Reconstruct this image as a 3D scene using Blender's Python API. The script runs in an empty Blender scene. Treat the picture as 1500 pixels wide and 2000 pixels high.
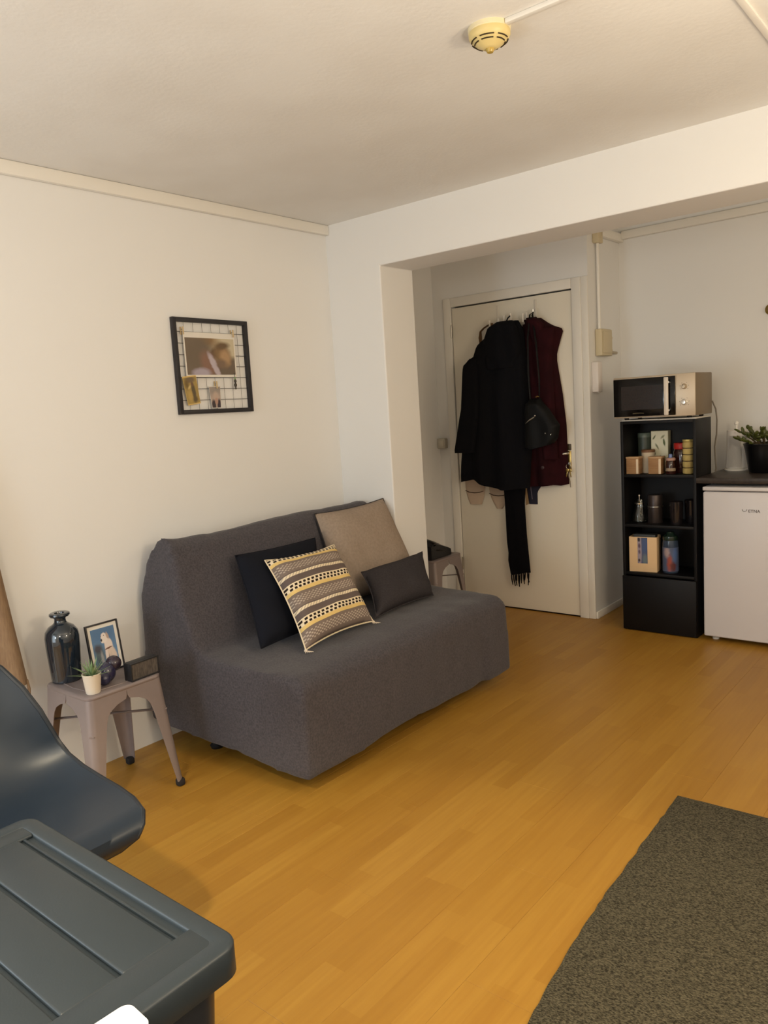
import bpy, bmesh, math, random
from mathutils import Vector, Matrix, noise
random.seed(7)
PI = math.pi
sc = bpy.context.scene
COL = sc.collection

# ------------------------------------------------------------------ camera, light, exposure
cam_d = bpy.data.cameras.new('camera')
cam = bpy.data.objects.new('camera', cam_d)
COL.objects.link(cam)
FW = Vector((-0.63395942, 0.76216279, -0.13116146))
RT = Vector((0.77253949, 0.63194779, -0.06184439))
UP = Vector((-0.0357517, 0.14053425, 0.98943011))
cam.matrix_world = Matrix(((RT.x, UP.x, -FW.x, 2.8772), (RT.y, UP.y, -FW.y, -3.119), (RT.z, UP.z, -FW.z, 1.37555), (0, 0, 0, 1)))
cam_d.sensor_fit = 'HORIZONTAL'
cam_d.sensor_width = 36.0
cam_d.lens = 1510.82 * 36.0 / 1500.0
cam_d.clip_start = 0.02
sc.camera = cam

world = bpy.data.worlds.new('world')
sc.world = world
world.use_nodes = True
world.node_tree.nodes['Background'].inputs[0].default_value = (0.9, 0.85, 0.8, 1)
world.node_tree.nodes['Background'].inputs[1].default_value = 0.02

def lamp(name, kind, loc, power, color, size=0.1, rot=(0, 0, 0), spread=None, size_y=None):
    d = bpy.data.lights.new(name, kind)
    d.energy = power
    d.color = color
    if kind == 'AREA':
        d.size = size
        if size_y:
            d.shape = 'RECTANGLE'
            d.size_y = size_y
        if spread:
            d.spread = spread
    else:
        d.shadow_soft_size = size
    o = bpy.data.objects.new(name, d)
    o.location = loc
    o.rotation_euler = rot
    COL.objects.link(o)
    return o

lamp('lamp_main', 'POINT', (2.35, -3.65, 1.70), 32, (1.0, 0.93, 0.81), 0.14)
lamp('fill_left', 'POINT', (0.75, -3.45, 1.0), 19, (0.74, 0.89, 1.0), 0.14)  # added cool fill, brightens the lower left wall and sofa end
lamp('lamp_right', 'POINT', (3.25, -1.5, 1.60), 42, (1.0, 0.80, 0.54), 0.12)
lamp('alcove_fill', 'POINT', (3.3, 0.42, 1.95), 12, (1.0, 0.80, 0.54), 0.10)  # added point fill that lifts the door and kitchen alcove
lamp('ceiling_fill', 'AREA', (3.3, -1.9, 0.95), 25, (1.0, 0.91, 0.77), 0.4, (math.radians(180), 0, 0))  # unseen area fill facing up, put in to brighten the ceiling
spot = lamp('floor_spot', 'SPOT', (1.95, -3.25, 2.15), 120, (1.0, 0.84, 0.58), 0.05)  # added spot without a fitting, its cone shapes the bright floor pool
spot.data.spot_size = math.radians(102)
spot.data.spot_blend = 0.14
lamp('cool_fill', 'AREA', (0.55, -4.2, 1.0), 16, (0.70, 0.87, 1.0), 0.9, (math.radians(90), 0, 0), None, 1.4)  # added cool area fill from behind the camera, not a window

sc.view_settings.view_transform = 'Standard'
sc.view_settings.look = 'None'
sc.view_settings.gamma = 1.0
sc.view_settings.use_curve_mapping = False
sc.view_settings.exposure = -0.10

# ------------------------------------------------------------------ materials
def lin(c):
    return tuple(((x / 255.0) / 12.92 if x / 255.0 <= 0.04045 else ((x / 255.0 + 0.055) / 1.055) ** 2.4) for x in c)

def rgba(c):
    return (*lin(c), 1.0)

def mat(name, c, rough=0.6, metal=0.0, var=None, bump=None, spec=0.5, trans=0.0, ior=1.45, alpha=None, coat=0.0, sheen=0.0):
    """var = (noise scale, second colour, stretch xyz); bump = (noise scale, strength, distance)."""
    m = bpy.data.materials.new(name)
    m.use_nodes = True
    nt = m.node_tree
    b = nt.nodes['Principled BSDF']
    b.inputs['Base Color'].default_value = rgba(c)
    b.inputs['Roughness'].default_value = rough
    b.inputs['Metallic'].default_value = metal
    b.inputs['Specular IOR Level'].default_value = spec
    b.inputs['Transmission Weight'].default_value = trans
    b.inputs['IOR'].default_value = ior
    b.inputs['Coat Weight'].default_value = coat
    b.inputs['Sheen Weight'].default_value = sheen
    if alpha is not None:
        b.inputs['Alpha'].default_value = alpha
    tc = nt.nodes.new('ShaderNodeTexCoord')
    if var:
        n = nt.nodes.new('ShaderNodeTexNoise')
        n.inputs['Scale'].default_value = var[0]
        n.inputs['Detail'].default_value = 4
        mp = nt.nodes.new('ShaderNodeMapping')
        mp.inputs['Scale'].default_value = var[2] if len(var) > 2 else (1, 1, 1)
        nt.links.new(tc.outputs['Object'], mp.inputs[0])
        nt.links.new(mp.outputs[0], n.inputs[0])
        r = nt.nodes.new('ShaderNodeMapRange')
        r.inputs[1].default_value = 0.35
        r.inputs[2].default_value = 0.65
        nt.links.new(n.outputs[0], r.inputs[0])
        mx = nt.nodes.new('ShaderNodeMix')
        mx.data_type = 'RGBA'
        mx.inputs[6].default_value = rgba(c)
        mx.inputs[7].default_value = rgba(var[1])
        nt.links.new(r.outputs[0], mx.inputs[0])
        nt.links.new(mx.outputs[2], b.inputs['Base Color'])
    if bump:
        n = nt.nodes.new('ShaderNodeTexNoise')
        n.inputs['Scale'].default_value = bump[0]
        n.inputs['Detail'].default_value = 3
        nt.links.new(tc.outputs['Object'], n.inputs[0])
        bp = nt.nodes.new('ShaderNodeBump')
        bp.inputs['Strength'].default_value = bump[1]
        bp.inputs['Distance'].default_value = bump[2] if len(bump) > 2 else 0.002
        nt.links.new(n.outputs[0], bp.inputs['Height'])
        nt.links.new(bp.outputs[0], b.inputs['Normal'])
    return m

def print_mat(name, base, blobs, rough=0.45, border=None):
    """flat print on a UV square: soft ellipses (cx, cy, rx, ry, angle, colour, softness) laid over a base colour."""
    m = bpy.data.materials.new(name)
    m.use_nodes = True
    nt = m.node_tree
    b = nt.nodes['Principled BSDF']
    b.inputs['Roughness'].default_value = rough
    uv = nt.nodes.new('ShaderNodeTexCoord')
    dn = nt.nodes.new('ShaderNodeTexNoise')
    dn.inputs['Scale'].default_value = 9
    nt.links.new(uv.outputs['UV'], dn.inputs[0])
    wob = nt.nodes.new('ShaderNodeVectorMath')
    wob.operation = 'MULTIPLY_ADD'
    wob.inputs[1].default_value = (0.05, 0.05, 0)
    nt.links.new(dn.outputs['Color'], wob.inputs[0])
    nt.links.new(uv.outputs['UV'], wob.inputs[2])
    prev = None
    for (cx, cy, rx, ry, ang, c, soft) in blobs:
        mp = nt.nodes.new('ShaderNodeMapping')
        mp.vector_type = 'TEXTURE'
        mp.inputs['Location'].default_value = (cx + .025, cy + .025, 0.025)
        mp.inputs['Rotation'].default_value = (0, 0, ang)
        mp.inputs['Scale'].default_value = (rx, ry, 100)
        nt.links.new(wob.outputs[0], mp.inputs[0])
        ln = nt.nodes.new('ShaderNodeVectorMath')
        ln.operation = 'LENGTH'
        nt.links.new(mp.outputs[0], ln.inputs[0])
        r = nt.nodes.new('ShaderNodeMapRange')
        r.inputs[1].default_value = 1 - soft
        r.inputs[2].default_value = 1 + soft
        r.inputs[3].default_value = 1
        r.inputs[4].default_value = 0
        nt.links.new(ln.outputs['Value'], r.inputs[0])
        mx = nt.nodes.new('ShaderNodeMix')
        mx.data_type = 'RGBA'
        if prev is None:
            mx.inputs[6].default_value = rgba(base)
        else:
            nt.links.new(prev, mx.inputs[6])
        mx.inputs[7].default_value = rgba(c)
        nt.links.new(r.outputs[0], mx.inputs[0])
        prev = mx.outputs[2]
    if prev is None:
        b.inputs['Base Color'].default_value = rgba(base)
    else:
        nt.links.new(prev, b.inputs['Base Color'])
    return m

class NG:
    """tiny node-math helper"""
    def __init__(s, m):
        s.nt = m.node_tree
    def v(s, sock, x):
        if isinstance(x, (int, float)):
            sock.default_value = x
        else:
            s.nt.links.new(x, sock)
    def math(s, op, a, b=0.0, c=0.0):
        n = s.nt.nodes.new('ShaderNodeMath')
        n.operation = op
        s.v(n.inputs[0], a)
        s.v(n.inputs[1], b)
        s.v(n.inputs[2], c)
        return n.outputs[0]
    def mix(s, f, a, b):
        n = s.nt.nodes.new('ShaderNodeMix')
        n.data_type = 'RGBA'
        s.v(n.inputs[0], f)
        for k, x in ((6, a), (7, b)):
            if isinstance(x, tuple):
                n.inputs[k].default_value = x
            else:
                s.nt.links.new(x, n.inputs[k])
        return n.outputs[2]
    def band(s, x, a, b, soft=0.004):
        n = s.nt.nodes.new('ShaderNodeMapRange')
        n.interpolation_type = 'LINEAR'
        s.v(n.inputs[0], x)
        n.inputs[1].default_value = a - soft
        n.inputs[2].default_value = a + soft
        n2 = s.nt.nodes.new('ShaderNodeMapRange')
        s.v(n2.inputs[0], x)
        n2.inputs[1].default_value = b - soft
        n2.inputs[2].default_value = b + soft
        n2.inputs[3].default_value = 1
        n2.inputs[4].default_value = 0
        return s.math('MULTIPLY', n.outputs[0], n2.outputs[0])

# ------------------------------------------------------------------ mesh building
class MB:
    def __init__(s):
        s.bm = bmesh.new()
        s.uv = None
    def faces(s, vs, fs):
        v = [s.bm.verts.new(p) for p in vs]
        out = []
        for f in fs:
            try:
                out.append(s.bm.faces.new([v[i] for i in f]))
            except ValueError:
                pass
        return v, out
    def box(s, c, d, bev=0.0, seg=2, M=None):
        cx, cy, cz = c
        x, y, z = d[0] / 2, d[1] / 2, d[2] / 2
        vs = [(-x, -y, -z), (x, -y, -z), (x, y, -z), (-x, y, -z), (-x, -y, z), (x, -y, z), (x, y, z), (-x, y, z)]
        fs = [(0, 3, 2, 1), (4, 5, 6, 7), (0, 1, 5, 4), (1, 2, 6, 5), (2, 3, 7, 6), (3, 0, 4, 7)]
        v, f = s.faces(vs, fs)
        if bev > 0:
            e = list({ed for fa in f for ed in fa.edges})
            r = bmesh.ops.bevel(s.bm, geom=e + v, offset=bev, segments=seg, profile=0.5, affect='EDGES')
            v = list({ve for fa in r['faces'] for ve in fa.verts} | {ve for ve in v if ve.is_valid})
        T = Matrix.Translation((cx, cy, cz))
        if M is not None:
            T = T @ M.to_4x4()
        for ve in v:
            ve.co = T @ ve.co
        return s
    def span(s, a, b, bev=0.0, seg=2):
        return s.box([(a[i] + b[i]) / 2 for i in range(3)], [abs(b[i] - a[i]) for i in range(3)], bev, seg)
    def lathe(s, prof, seg=24, c=(0, 0, 0), M=None, cap=True):
        rings = []
        for (r, z) in prof:
            if r < 1e-6:
                rings.append([Vector((0, 0, z))])
            else:
                rings.append([Vector((r * math.cos(2 * PI * k / seg), r * math.sin(2 * PI * k / seg), z)) for k in range(seg)])
        T = Matrix.Translation(c)
        if M is not None:
            T = T @ M.to_4x4()
        rv = [[s.bm.verts.new(T @ p) for p in ring] for ring in rings]
        for a, b in zip(rv, rv[1:]):
            for k in range(seg):
                q = [a[k % len(a)], a[(k + 1) % len(a)], b[(k + 1) % len(b)], b[k % len(b)]]
                u = []
                for x in q:
                    if x not in u:
                        u.append(x)
                if len(u) > 2:
                    s.bm.faces.new(u)
        if cap:
            if len(rv[0]) > 2:
                s.bm.faces.new(rv[0][::-1])
            if len(rv[-1]) > 2:
                s.bm.faces.new(rv[-1])
        return s
    def cyl(s, a, b, r, r2=None, seg=12):
        a = Vector(a)
        b = Vector(b)
        d = b - a
        M = d.to_track_quat('Z', 'Y').to_matrix()
        return s.lathe([(r, 0), (r if r2 is None else r2, d.length)], seg, a, M)
    def tube(s, pts, r, seg=8, flat=1.0):
        pts = [Vector(p) for p in pts]
        rings = []
        for i, p in enumerate(pts):
            t = (pts[min(i + 1, len(pts) - 1)] - pts[max(i - 1, 0)]).normalized()
            M = t.to_track_quat('Z', 'Y').to_matrix()
            rr = r[i] if isinstance(r, (list, tuple)) else r
            rings.append([s.bm.verts.new(p + M @ Vector((rr * math.cos(2 * PI * k / seg), rr * flat * math.sin(2 * PI * k / seg), 0))) for k in range(seg)])
        for a, b in zip(rings, rings[1:]):
            best = min(range(seg), key=lambda o: sum((a[k].co - b[(k + o) % seg].co).length for k in range(0, seg, 2)))
            for k in range(seg):
                s.bm.faces.new((a[k], a[(k + 1) % seg], b[(k + 1 + best) % seg], b[(k + best) % seg]))
        s.bm.faces.new(rings[0][::-1])
        s.bm.faces.new(rings[-1])
        return s
    def sphere(s, c, r, seg=16, rings=10, sc3=(1, 1, 1)):
        prof = [(r * math.sin(PI * k / rings), -r * math.cos(PI * k / rings)) for k in range(rings + 1)]
        return s.lathe(prof, seg, c, Matrix.Diagonal(sc3), cap=False)
    def prism(s, outline, y0, y1, axis='Y'):
        """closed outline in (x, z) extruded along y (or (x, y) along z, (y, z) along x)"""
        def P(a, b, d):
            return {'Y': (a, d, b), 'Z': (a, b, d), 'X': (d, a, b)}[axis]
        n = len(outline)
        vs = [P(a, b, y0) for a, b in outline] + [P(a, b, y1) for a, b in outline]
        fs = [tuple(range(n)), tuple(range(2 * n - 1, n - 1, -1))] + [(k, n + k, n + (k + 1) % n, (k + 1) % n) for k in range(n)]
        s.faces(vs, fs)
        return s
    def quad_uv(s, pts):
        if s.uv is None:
            s.uv = s.bm.loops.layers.uv.new('UVMap')
        v, f = s.faces(pts, [(0, 1, 2, 3)])
        for l, c in zip(f[0].loops, ((0, 0), (1, 0), (1, 1), (0, 1))):
            l[s.uv].uv = c
        return s
    def build(s, name, m, parent=None, loc=(0, 0, 0), rot=(0, 0, 0), smooth=True, ang=38, recalc=True):
        if recalc:
            bmesh.ops.recalc_face_normals(s.bm, faces=s.bm.faces[:])
        if smooth:
            for f in s.bm.faces:
                f.smooth = True
            lim = math.radians(ang)
            for e in s.bm.edges:
                if len(e.link_faces) == 2 and e.calc_face_angle(0) > lim:
                    e.smooth = False
        me = bpy.data.meshes.new(name)
        s.bm.to_mesh(me)
        s.bm.free()
        if m is not None:
            me.materials.append(m)
        o = bpy.data.objects.new(name, me)
        o.location = loc
        o.rotation_euler = rot
        o.parent = parent
        COL.objects.link(o)
        return o

def tag(o, label, cat, group=None, kind=None):
    o['label'] = label
    o['category'] = cat
    if group:
        o['group'] = group
    if kind:
        o['kind'] = kind
    return o

def thing(name, label, cat, loc=(0, 0, 0), rz=0.0, group=None):
    o = bpy.data.objects.new(name, None)
    o.empty_display_size = 0.05
    o.location = loc
    o.rotation_euler = (0, 0, rz)
    COL.objects.link(o)
    return tag(o, label, cat, group)

def struct(o):
    o['kind'] = 'structure'
    return o

def copy_tree(o, parent=None):
    c = o.copy()
    COL.objects.link(c)
    c.parent = parent
    for ch in list(o.children):
        copy_tree(ch, c)
    return c

def text_mesh(name, body, size, m, parent, loc, rot, depth=0.0006, width=None):
    cu = bpy.data.curves.new(name, 'FONT')
    cu.body = body
    cu.size = size
    cu.extrude = depth
    cu.align_x = 'CENTER'
    cu.align_y = 'CENTER'
    t = bpy.data.objects.new(name + '_tmp', cu)
    COL.objects.link(t)
    dg = bpy.context.evaluated_depsgraph_get()
    me = bpy.data.meshes.new_from_object(t.evaluated_get(dg))
    bpy.data.objects.remove(t)
    me.name = name
    me.materials.clear()
    me.materials.append(m)
    if width:
        xs = [v.co.x for v in me.vertices]
        k = width / (max(xs) - min(xs))
        for v in me.vertices:
            v.co.x *= k
    o = bpy.data.objects.new(name, me)
    o.parent = parent
    o.location = loc
    o.rotation_euler = rot
    COL.objects.link(o)
    return o

# ------------------------------------------------------------------ setting: dimensions
H = 2.348            # ceiling
HB = 2.092           # beam underside
HA = 2.46            # alcove ceiling
XC = 0.355           # column edge
YB = 0.272           # beam depth
YD = 1.307           # door wall
YK = 1.775           # kitchen wall
XJ = 0.865           # corner between door wall and kitchen recess
XN = -0.26           # nook side wall
XR, YF = 4.1, -4.3

M_wall = mat('wall_paint', (231, 230, 228), 0.75, bump=(35, 0.12, 0.002))
M_ceil = mat('ceiling_paint', (230, 228, 224), 0.85, var=(3.0, (225, 222, 217)), bump=(60, 0.35, 0.002))
M_trim = mat('trim_paint', (234, 230, 222), 0.5)
M_door = mat('door_paint', (233, 226, 211), 0.45, bump=(12, 0.05, 0.002))
M_sub = mat('subfloor', (70, 50, 30), 0.9)

def slab(name, a, b, m=M_wall):
    return struct(MB().span(a, b).build(name, m, smooth=False))

slab('wall_left', (-0.12, YF, -0.02), (0, 0, H + 0.02))
mb = MB()
mb.prism([(XN - 0.1, -0.02), (XC, -0.02), (XC, HB), (XR, HB), (XR, H + 0.02), (XN - 0.1, H + 0.02)], 0.0, YB)
wall_back = mb.build('wall_back', M_wall, smooth=False)
bmesh_e = [e for e in wall_back.data.edges]
bv = wall_back.modifiers.new('bevel', 'BEVEL')
bv.width = 0.006
bv.segments = 2
struct(wall_back)
slab('wall_nook', (XN - 0.1, YB, -0.02), (XN, YK + 0.1, HA))
DX1, DX2, DZ = -0.108, 0.7625, 2.02
mb = MB()
mb.span((XN, YD, -0.02), (DX1 - 0.004, YD + 0.1, HA))
mb.span((DX1 - 0.004, YD, DZ + 0.005), (DX2 + 0.004, YD + 0.1, HA))
mb.span((DX2 + 0.004, YD, -0.02), (XJ, YK + 0.1, HA))
struct(mb.build('wall_door', M_wall, smooth=False))
slab('wall_kitchen', (XJ, YK, -0.02), (XR, YK + 0.1, HA))
slab('wall_right', (XR, YF, -0.02), (XR + 0.1, YK + 0.1, HA))
slab('wall_front', (-0.12, YF - 0.1, -0.02), (XR + 0.1, YF, H + 0.02))
struct(MB().span((-0.12, YF - 0.1, H), (XR + 0.1, 0.0, H + 0.1)).span((XN - 0.1, YB, HA), (XR + 0.1, YK + 0.1, HA + 0.1)).build('ceiling', M_ceil, smooth=False))

# trims
def strip(name, a, b, m=M_trim, bev=0.006):
    return struct(MB().span(a, b, bev).build(name, m))
strip('trim_1', (0, YF, 2.297), (0.028, 0, H))                     # cove along the left wall
strip('trim_2', (XJ + 0.03, YK - 0.035, 2.335), (XR, YK, 2.385))   # duct along the kitchen wall
strip('trim_3', (XJ, YD + 0.14, 2.32), (XJ + 0.035, YK, 2.37))     # its return on the corner
strip('trim_4', (1.815, -1.238, H - 0.013), (XR, -1.218, H), bev=0.003)   # cable duct from the detector
strip('trim_5', (2.28, YF, H - 0.010), (2.30, 0, H), bev=0.003)    # thin strip across the ceiling
strip('baseboard_right', (XJ, YD - 0.002, 0), (XJ + 0.012, YK, 0.045), bev=0.003)

# floor: laminate boards, each one its own plank
floor = struct(MB().span((-0.36, YF, -0.06), (XR, YK + 0.1, -0.008)).build('floor', M_sub, smooth=False))
M_floor = bpy.data.materials.new('laminate')
M_floor.use_nodes = True
g = NG(M_floor)
nt = M_floor.node_tree
bs = nt.nodes['Principled BSDF']
geo = nt.nodes.new('ShaderNodeNewGeometry')
sep = nt.nodes.new('ShaderNodeSeparateXYZ')
nt.links.new(geo.outputs['Position'], sep.inputs[0])
px, py = sep.outputs[0], sep.outputs[1]
sx = g.math('FLOOR', g.math('DIVIDE', g.math('ADD', px, 0.26), 0.065))
wn = nt.nodes.new('ShaderNodeTexWhiteNoise')
wn.noise_dimensions = '1D'
nt.links.new(sx, wn.inputs['W'])
sy = g.math('FLOOR', g.math('ADD', g.math('DIVIDE', py, 0.43), g.math('MULTIPLY', wn.outputs['Value'], 7.0)))
wn2 = nt.nodes.new('ShaderNodeTexWhiteNoise')
wn2.noise_dimensions = '2D'
cmb = nt.nodes.new('ShaderNodeCombineXYZ')
nt.links.new(sx, cmb.inputs[0])
nt.links.new(sy, cmb.inputs[1])
nt.links.new(cmb.outputs[0], wn2.inputs['Vector'])
ramp = nt.nodes.new('ShaderNodeValToRGB')
ramp.color_ramp.elements[0].color = rgba((164, 120, 45))
ramp.color_ramp.elements[1].color = rgba((176, 133, 54))
e = ramp.color_ramp.elements.new(0.5)
e.color = rgba((170, 126, 49))
nt.links.new(wn2.outputs['Value'], ramp.inputs[0])
mp = nt.nodes.new('ShaderNodeMapping')
mp.inputs['Scale'].default_value = (60, 3.2, 1)
nt.links.new(geo.outputs['Position'], mp.inputs[0])
gr = nt.nodes.new('ShaderNodeTexNoise')
gr.inputs['Scale'].default_value = 1.0
gr.inputs['Detail'].default_value = 5
nt.links.new(mp.outputs[0], gr.inputs[0])
grr = nt.nodes.new('ShaderNodeMapRange')
grr.inputs[1].default_value = 0.3
grr.inputs[2].default_value = 0.8
grr.inputs[3].default_value = 0.0
grr.inputs[4].default_value = 0.45
nt.links.new(gr.outputs[0], grr.inputs[0])
colr = g.mix(grr.outputs[0], ramp.outputs[0], rgba((146, 98, 32)))
nt.links.new(colr, bs.inputs['Base Color'])
bs.inputs['Roughness'].default_value = 0.42
bs.inputs['Specular IOR Level'].default_value = 0.4

def plank(x0, x1, y0, y1):
    if x1 - x0 < 0.01 or y1 - y0 < 0.02:
        return
    b = MB()
    G = 0.0002
    c = 0.0005
    a0, a1, b0, b1 = x0 + G, x1 - G, y0 + G, y1 - G
    vs = [(a0, b0, -0.008), (a1, b0, -0.008), (a1, b1, -0.008), (a0, b1, -0.008),
          (a0, b0, -c), (a1, b0, -c), (a1, b1, -c), (a0, b1, -c),
          (a0 + c, b0 + c, 0), (a1 - c, b0 + c, 0), (a1 - c, b1 - c, 0), (a0 + c, b1 - c, 0)]
    fs = [(8, 9, 10, 11)]
    for k in range(4):
        n = (k + 1) % 4
        fs += [(k, n, 4 + n, 4 + k), (4 + k, 4 + n, 8 + n, 8 + k)]
    b.faces(vs, fs)
    b.build('plank', M_floor, floor, smooth=False)

BW, BL = 0.195, 1.29
xs = XN
k = 0
while xs < XR - 1e-6:
    off = (k * 0.47) % BL
    cuts = [xs] + [c for c in (0.0, XC, XJ) if xs < c < xs + BW] + [min(xs + BW, XR)]
    for c0, c1 in zip(cuts, cuts[1:]):
        xm = (c0 + c1) / 2
        if xm < 0:
            rng = [(YB, YD)]
        elif xm < XC:
            rng = [(YF, 0.0), (YB, YD)]
        elif xm < XJ:
            rng = [(YF, YD)]
        else:
            rng = [(YF, YK)]
        for (r0, r1) in rng:
            y = YF - off
            while y < r1:
                a, b_ = max(y, r0), min(y + BL, r1)
                if b_ > a:
                    plank(c0, c1, a, b_)
                y += BL
    xs += BW
    k += 1

# ------------------------------------------------------------------ entrance door and its frame
M_gap = mat('dark_gap', (40, 32, 22), 0.9)
M_brass = mat('brass', (190, 160, 95), 0.3, 0.9)
M_steel = mat('steel', (190, 186, 178), 0.28, 1.0)
M_chrome = mat('chrome', (225, 222, 215), 0.12, 1.0)
door = bpy.data.objects.new('door_1', None)
COL.objects.link(door)
door.location = (DX1, YD, 0)
struct(door)
W = DX2 - DX1
MB().span((0.003, -0.004, 0.008), (W - 0.003, 0.036, DZ - 0.006), 0.003).build('door_leaf', M_door, door)
MB().span((-0.004, 0.05, 0), (W + 0.004, 0.055, DZ + 0.004)).build('rebate', M_gap, door, smooth=False)
fb = MB()
fb.span((-0.058, -0.016, 0), (0.0, 0.002, DZ + 0.062), 0.004)
fb.build('door_frame', M_trim, door)
MB().span((W + 0.001, -0.016, 0), (W + 0.06, 0.002, DZ + 0.062), 0.004).span((W + 0.06, -0.010, 0), (XJ - DX1, 0.002, DZ + 0.062), 0.003).build('door_frame', M_trim, door)
MB().span((0.0, -0.016, DZ + 0.002), (W + 0.001, 0.002, DZ + 0.062), 0.004).build('door_frame', M_trim, door)
for z in (1.864, 0.28):
    h = MB()
    h.cyl((0.0, -0.014, z - 0.04), (0.0, -0.014, z + 0.04), 0.006, seg=10)
    h.cyl((0.0, -0.014, z - 0.045), (0.0, -0.014, z + 0.045), 0.0035, seg=8)
    h.build('hinge', M_steel, door)
px0 = 0.70 - DX1
lp = MB().span((px0 - 0.008, -0.009, 1.056), (px0 + 0.032, -0.003, 1.094), 0.002).build('lock_plate', mat('dark_plate', (84, 70, 52), 0.4, 0.5), door)
hp = MB().span((px0 - 0.006, -0.009, 0.93), (px0 + 0.030, -0.003, 1.052), 0.002).build('handle_plate', M_brass, door)
MB().tube([(px0 + 0.014, -0.009, 1.038), (px0 + 0.014, -0.05, 1.038), (px0 + 0.005, -0.056, 1.037), (px0 - 0.10, -0.056, 1.030)], [0.009, 0.008, 0.008, 0.0075], 10).build('handle', M_steel, hp)
MB().cyl((px0 + 0.012, -0.009, 0.975), (px0 + 0.012, -0.016, 0.975), 0.011, seg=14).build('lock_cylinder', M_brass, hp)

# keys hanging in the lock
kt = thing('key_bunch', 'bunch of keys with a hanging cord in the brass door lock', 'keys', (0.731, YD, 0.975))
MB().span((-0.004, -0.045, -0.008), (-0.001, -0.017, 0.008), 0.001).build('key', M_steel, kt)
kr = MB()
kr.tube([(-0.0025 + 0.016 * math.sin(a), -0.045, -0.016 + 0.016 * math.cos(a)) for a in [2 * PI * i / 14 for i in range(15)]], 0.0015, 6)
kr.build('key_ring', M_steel, kt)
for dx, dz, a in ((-0.008, -0.034, 0.2), (0.004, -0.036, -0.15)):
    b = MB()
    b.box((0, 0, -0.012), (0.02, 0.002, 0.02), 0.0008)
    b.box((0, 0, -0.036), (0.007, 0.002, 0.034), 0.0006)
    b.build('key', M_brass, kt, (dx, -0.047 + 0.004 * (dx > 0), dz + 0.006), (0, a, 0))
MB().tube([(-0.012, -0.044, -0.030), (-0.010, -0.036, -0.07), (-0.004, -0.028, -0.11), (-0.001, -0.026, -0.148)], 0.0022, 6).build('cord', mat('grey_cord', (120, 105, 85), 0.8), kt)

# ------------------------------------------------------------------ sofa
M_sofa = mat('charcoal_weave', (82, 78, 82), 0.95, var=(140, (66, 63, 68)), bump=(260, 0.6, 0.0015), spec=0.2, sheen=0.15)
sofa = thing('sofa', 'charcoal fabric covered two seat sofa with sloping back against left wall', 'sofa', (0, 0, 0))
sb = MB()
def sofa_profile(y):
    t = (y + 1.34) / 1.33
    hem_b = 0.118
    hem_f = 0.068 + 0.010 * math.sin(7 * y + 1.0)
    sag = 0.014 * math.exp(-((t - 0.03) / 0.05) ** 2) - 0.012 * math.sin(PI * t) * (0.6 + 0.4 * math.sin(9 * t))
    fx = 0.945 + 0.006 * math.sin(5 * y) + 0.012 * t
    return [(0.03, hem_b), (0.018, 0.40), (0.018, 0.66), (0.04, 0.80), (0.11, 0.895 + sag), (0.165, 0.905 + sag), (0.22, 0.87 + sag),
            (0.30, 0.66), (0.385, 0.465), (0.55, 0.452), (0.80, 0.448), (0.90, 0.442), (0.945, 0.41), (fx, 0.25), (fx, hem_f), (0.60, 0.082), (0.30, 0.098)]
ys = [-1.345, -1.31, -1.2, -1.05, -0.9, -0.7, -0.5, -0.3, -0.15, -0.012]
rings = []
for i, y in enumerate(ys):
    pr = sofa_profile(y)
    if i == 0:   # the end face leans in towards the top of the back
        pr = [(x, z) for x, z in pr]
    ring = []
    for x, z in pr:
        yy = y
        if i == 0 and z > 0.6:
            yy = y + 0.06 * (z - 0.6) / 0.3
        if i == 0:
            yy += 0.035 * max(0, (x - 0.3)) / 0.6
        ring.append(sb.bm.verts.new((x, yy, z)))
    rings.append(ring)
n = len(rings[0])
for a, b in zip(rings, rings[1:]):
    for j in range(n):
        sb.bm.faces.new((a[j], a[(j + 1) % n], b[(j + 1) % n], b[j]))
sb.bm.faces.new(rings[0][::-1])
sb.bm.faces.new(rings[-1])
# the seat end that reaches past the column
pr = [(0.372, 0.085), (0.372, 0.452), (0.55, 0.452), (0.80, 0.448), (0.90, 0.442), (0.95, 0.41), (0.968, 0.25), (0.968, 0.06)]
sb.prism(pr, -0.12, 0.092)
bmesh.ops.recalc_face_normals(sb.bm, faces=sb.bm.faces[:])
bmesh.ops.triangulate(sb.bm, faces=sb.bm.faces[:])
tmp = sb.build('sofa_base', None, smooth=False, recalc=False)
md = tmp.modifiers.new('r', 'REMESH')
md.mode = 'VOXEL'
md.voxel_size = 0.014
sm_ = tmp.modifiers.new('s', 'SMOOTH')
sm_.factor = 0.5
sm_.iterations = 14
dg = bpy.context.evaluated_depsgraph_get()
me = bpy.data.meshes.new_from_object(tmp.evaluated_get(dg))
bpy.data.objects.remove(tmp)
me.name = 'slipcover'
for v in me.vertices:
    c = v.co
    w = noise.noise(c * 3.1) * 0.010 + noise.noise(Vector((c.x * 6, c.y * 9, c.z * 5 + 3))) * 0.005 + noise.noise(Vector((c.x * 18, c.y * 14, c.z * 14))) * 0.0016
    lim = 1.0 if (c.x > 0.05 and c.y < -0.05) or c.x > 0.4 else 0.15
    v.co = c + v.normal * (w - 0.001) * lim
for p in me.polygons:
    p.use_smooth = True
me.materials.append(M_sofa)
cover = bpy.data.objects.new('slipcover', me)
cover.parent = sofa
COL.objects.link(cover)
M_blackpl = mat('black_plastic', (28, 28, 30), 0.5)
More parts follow.
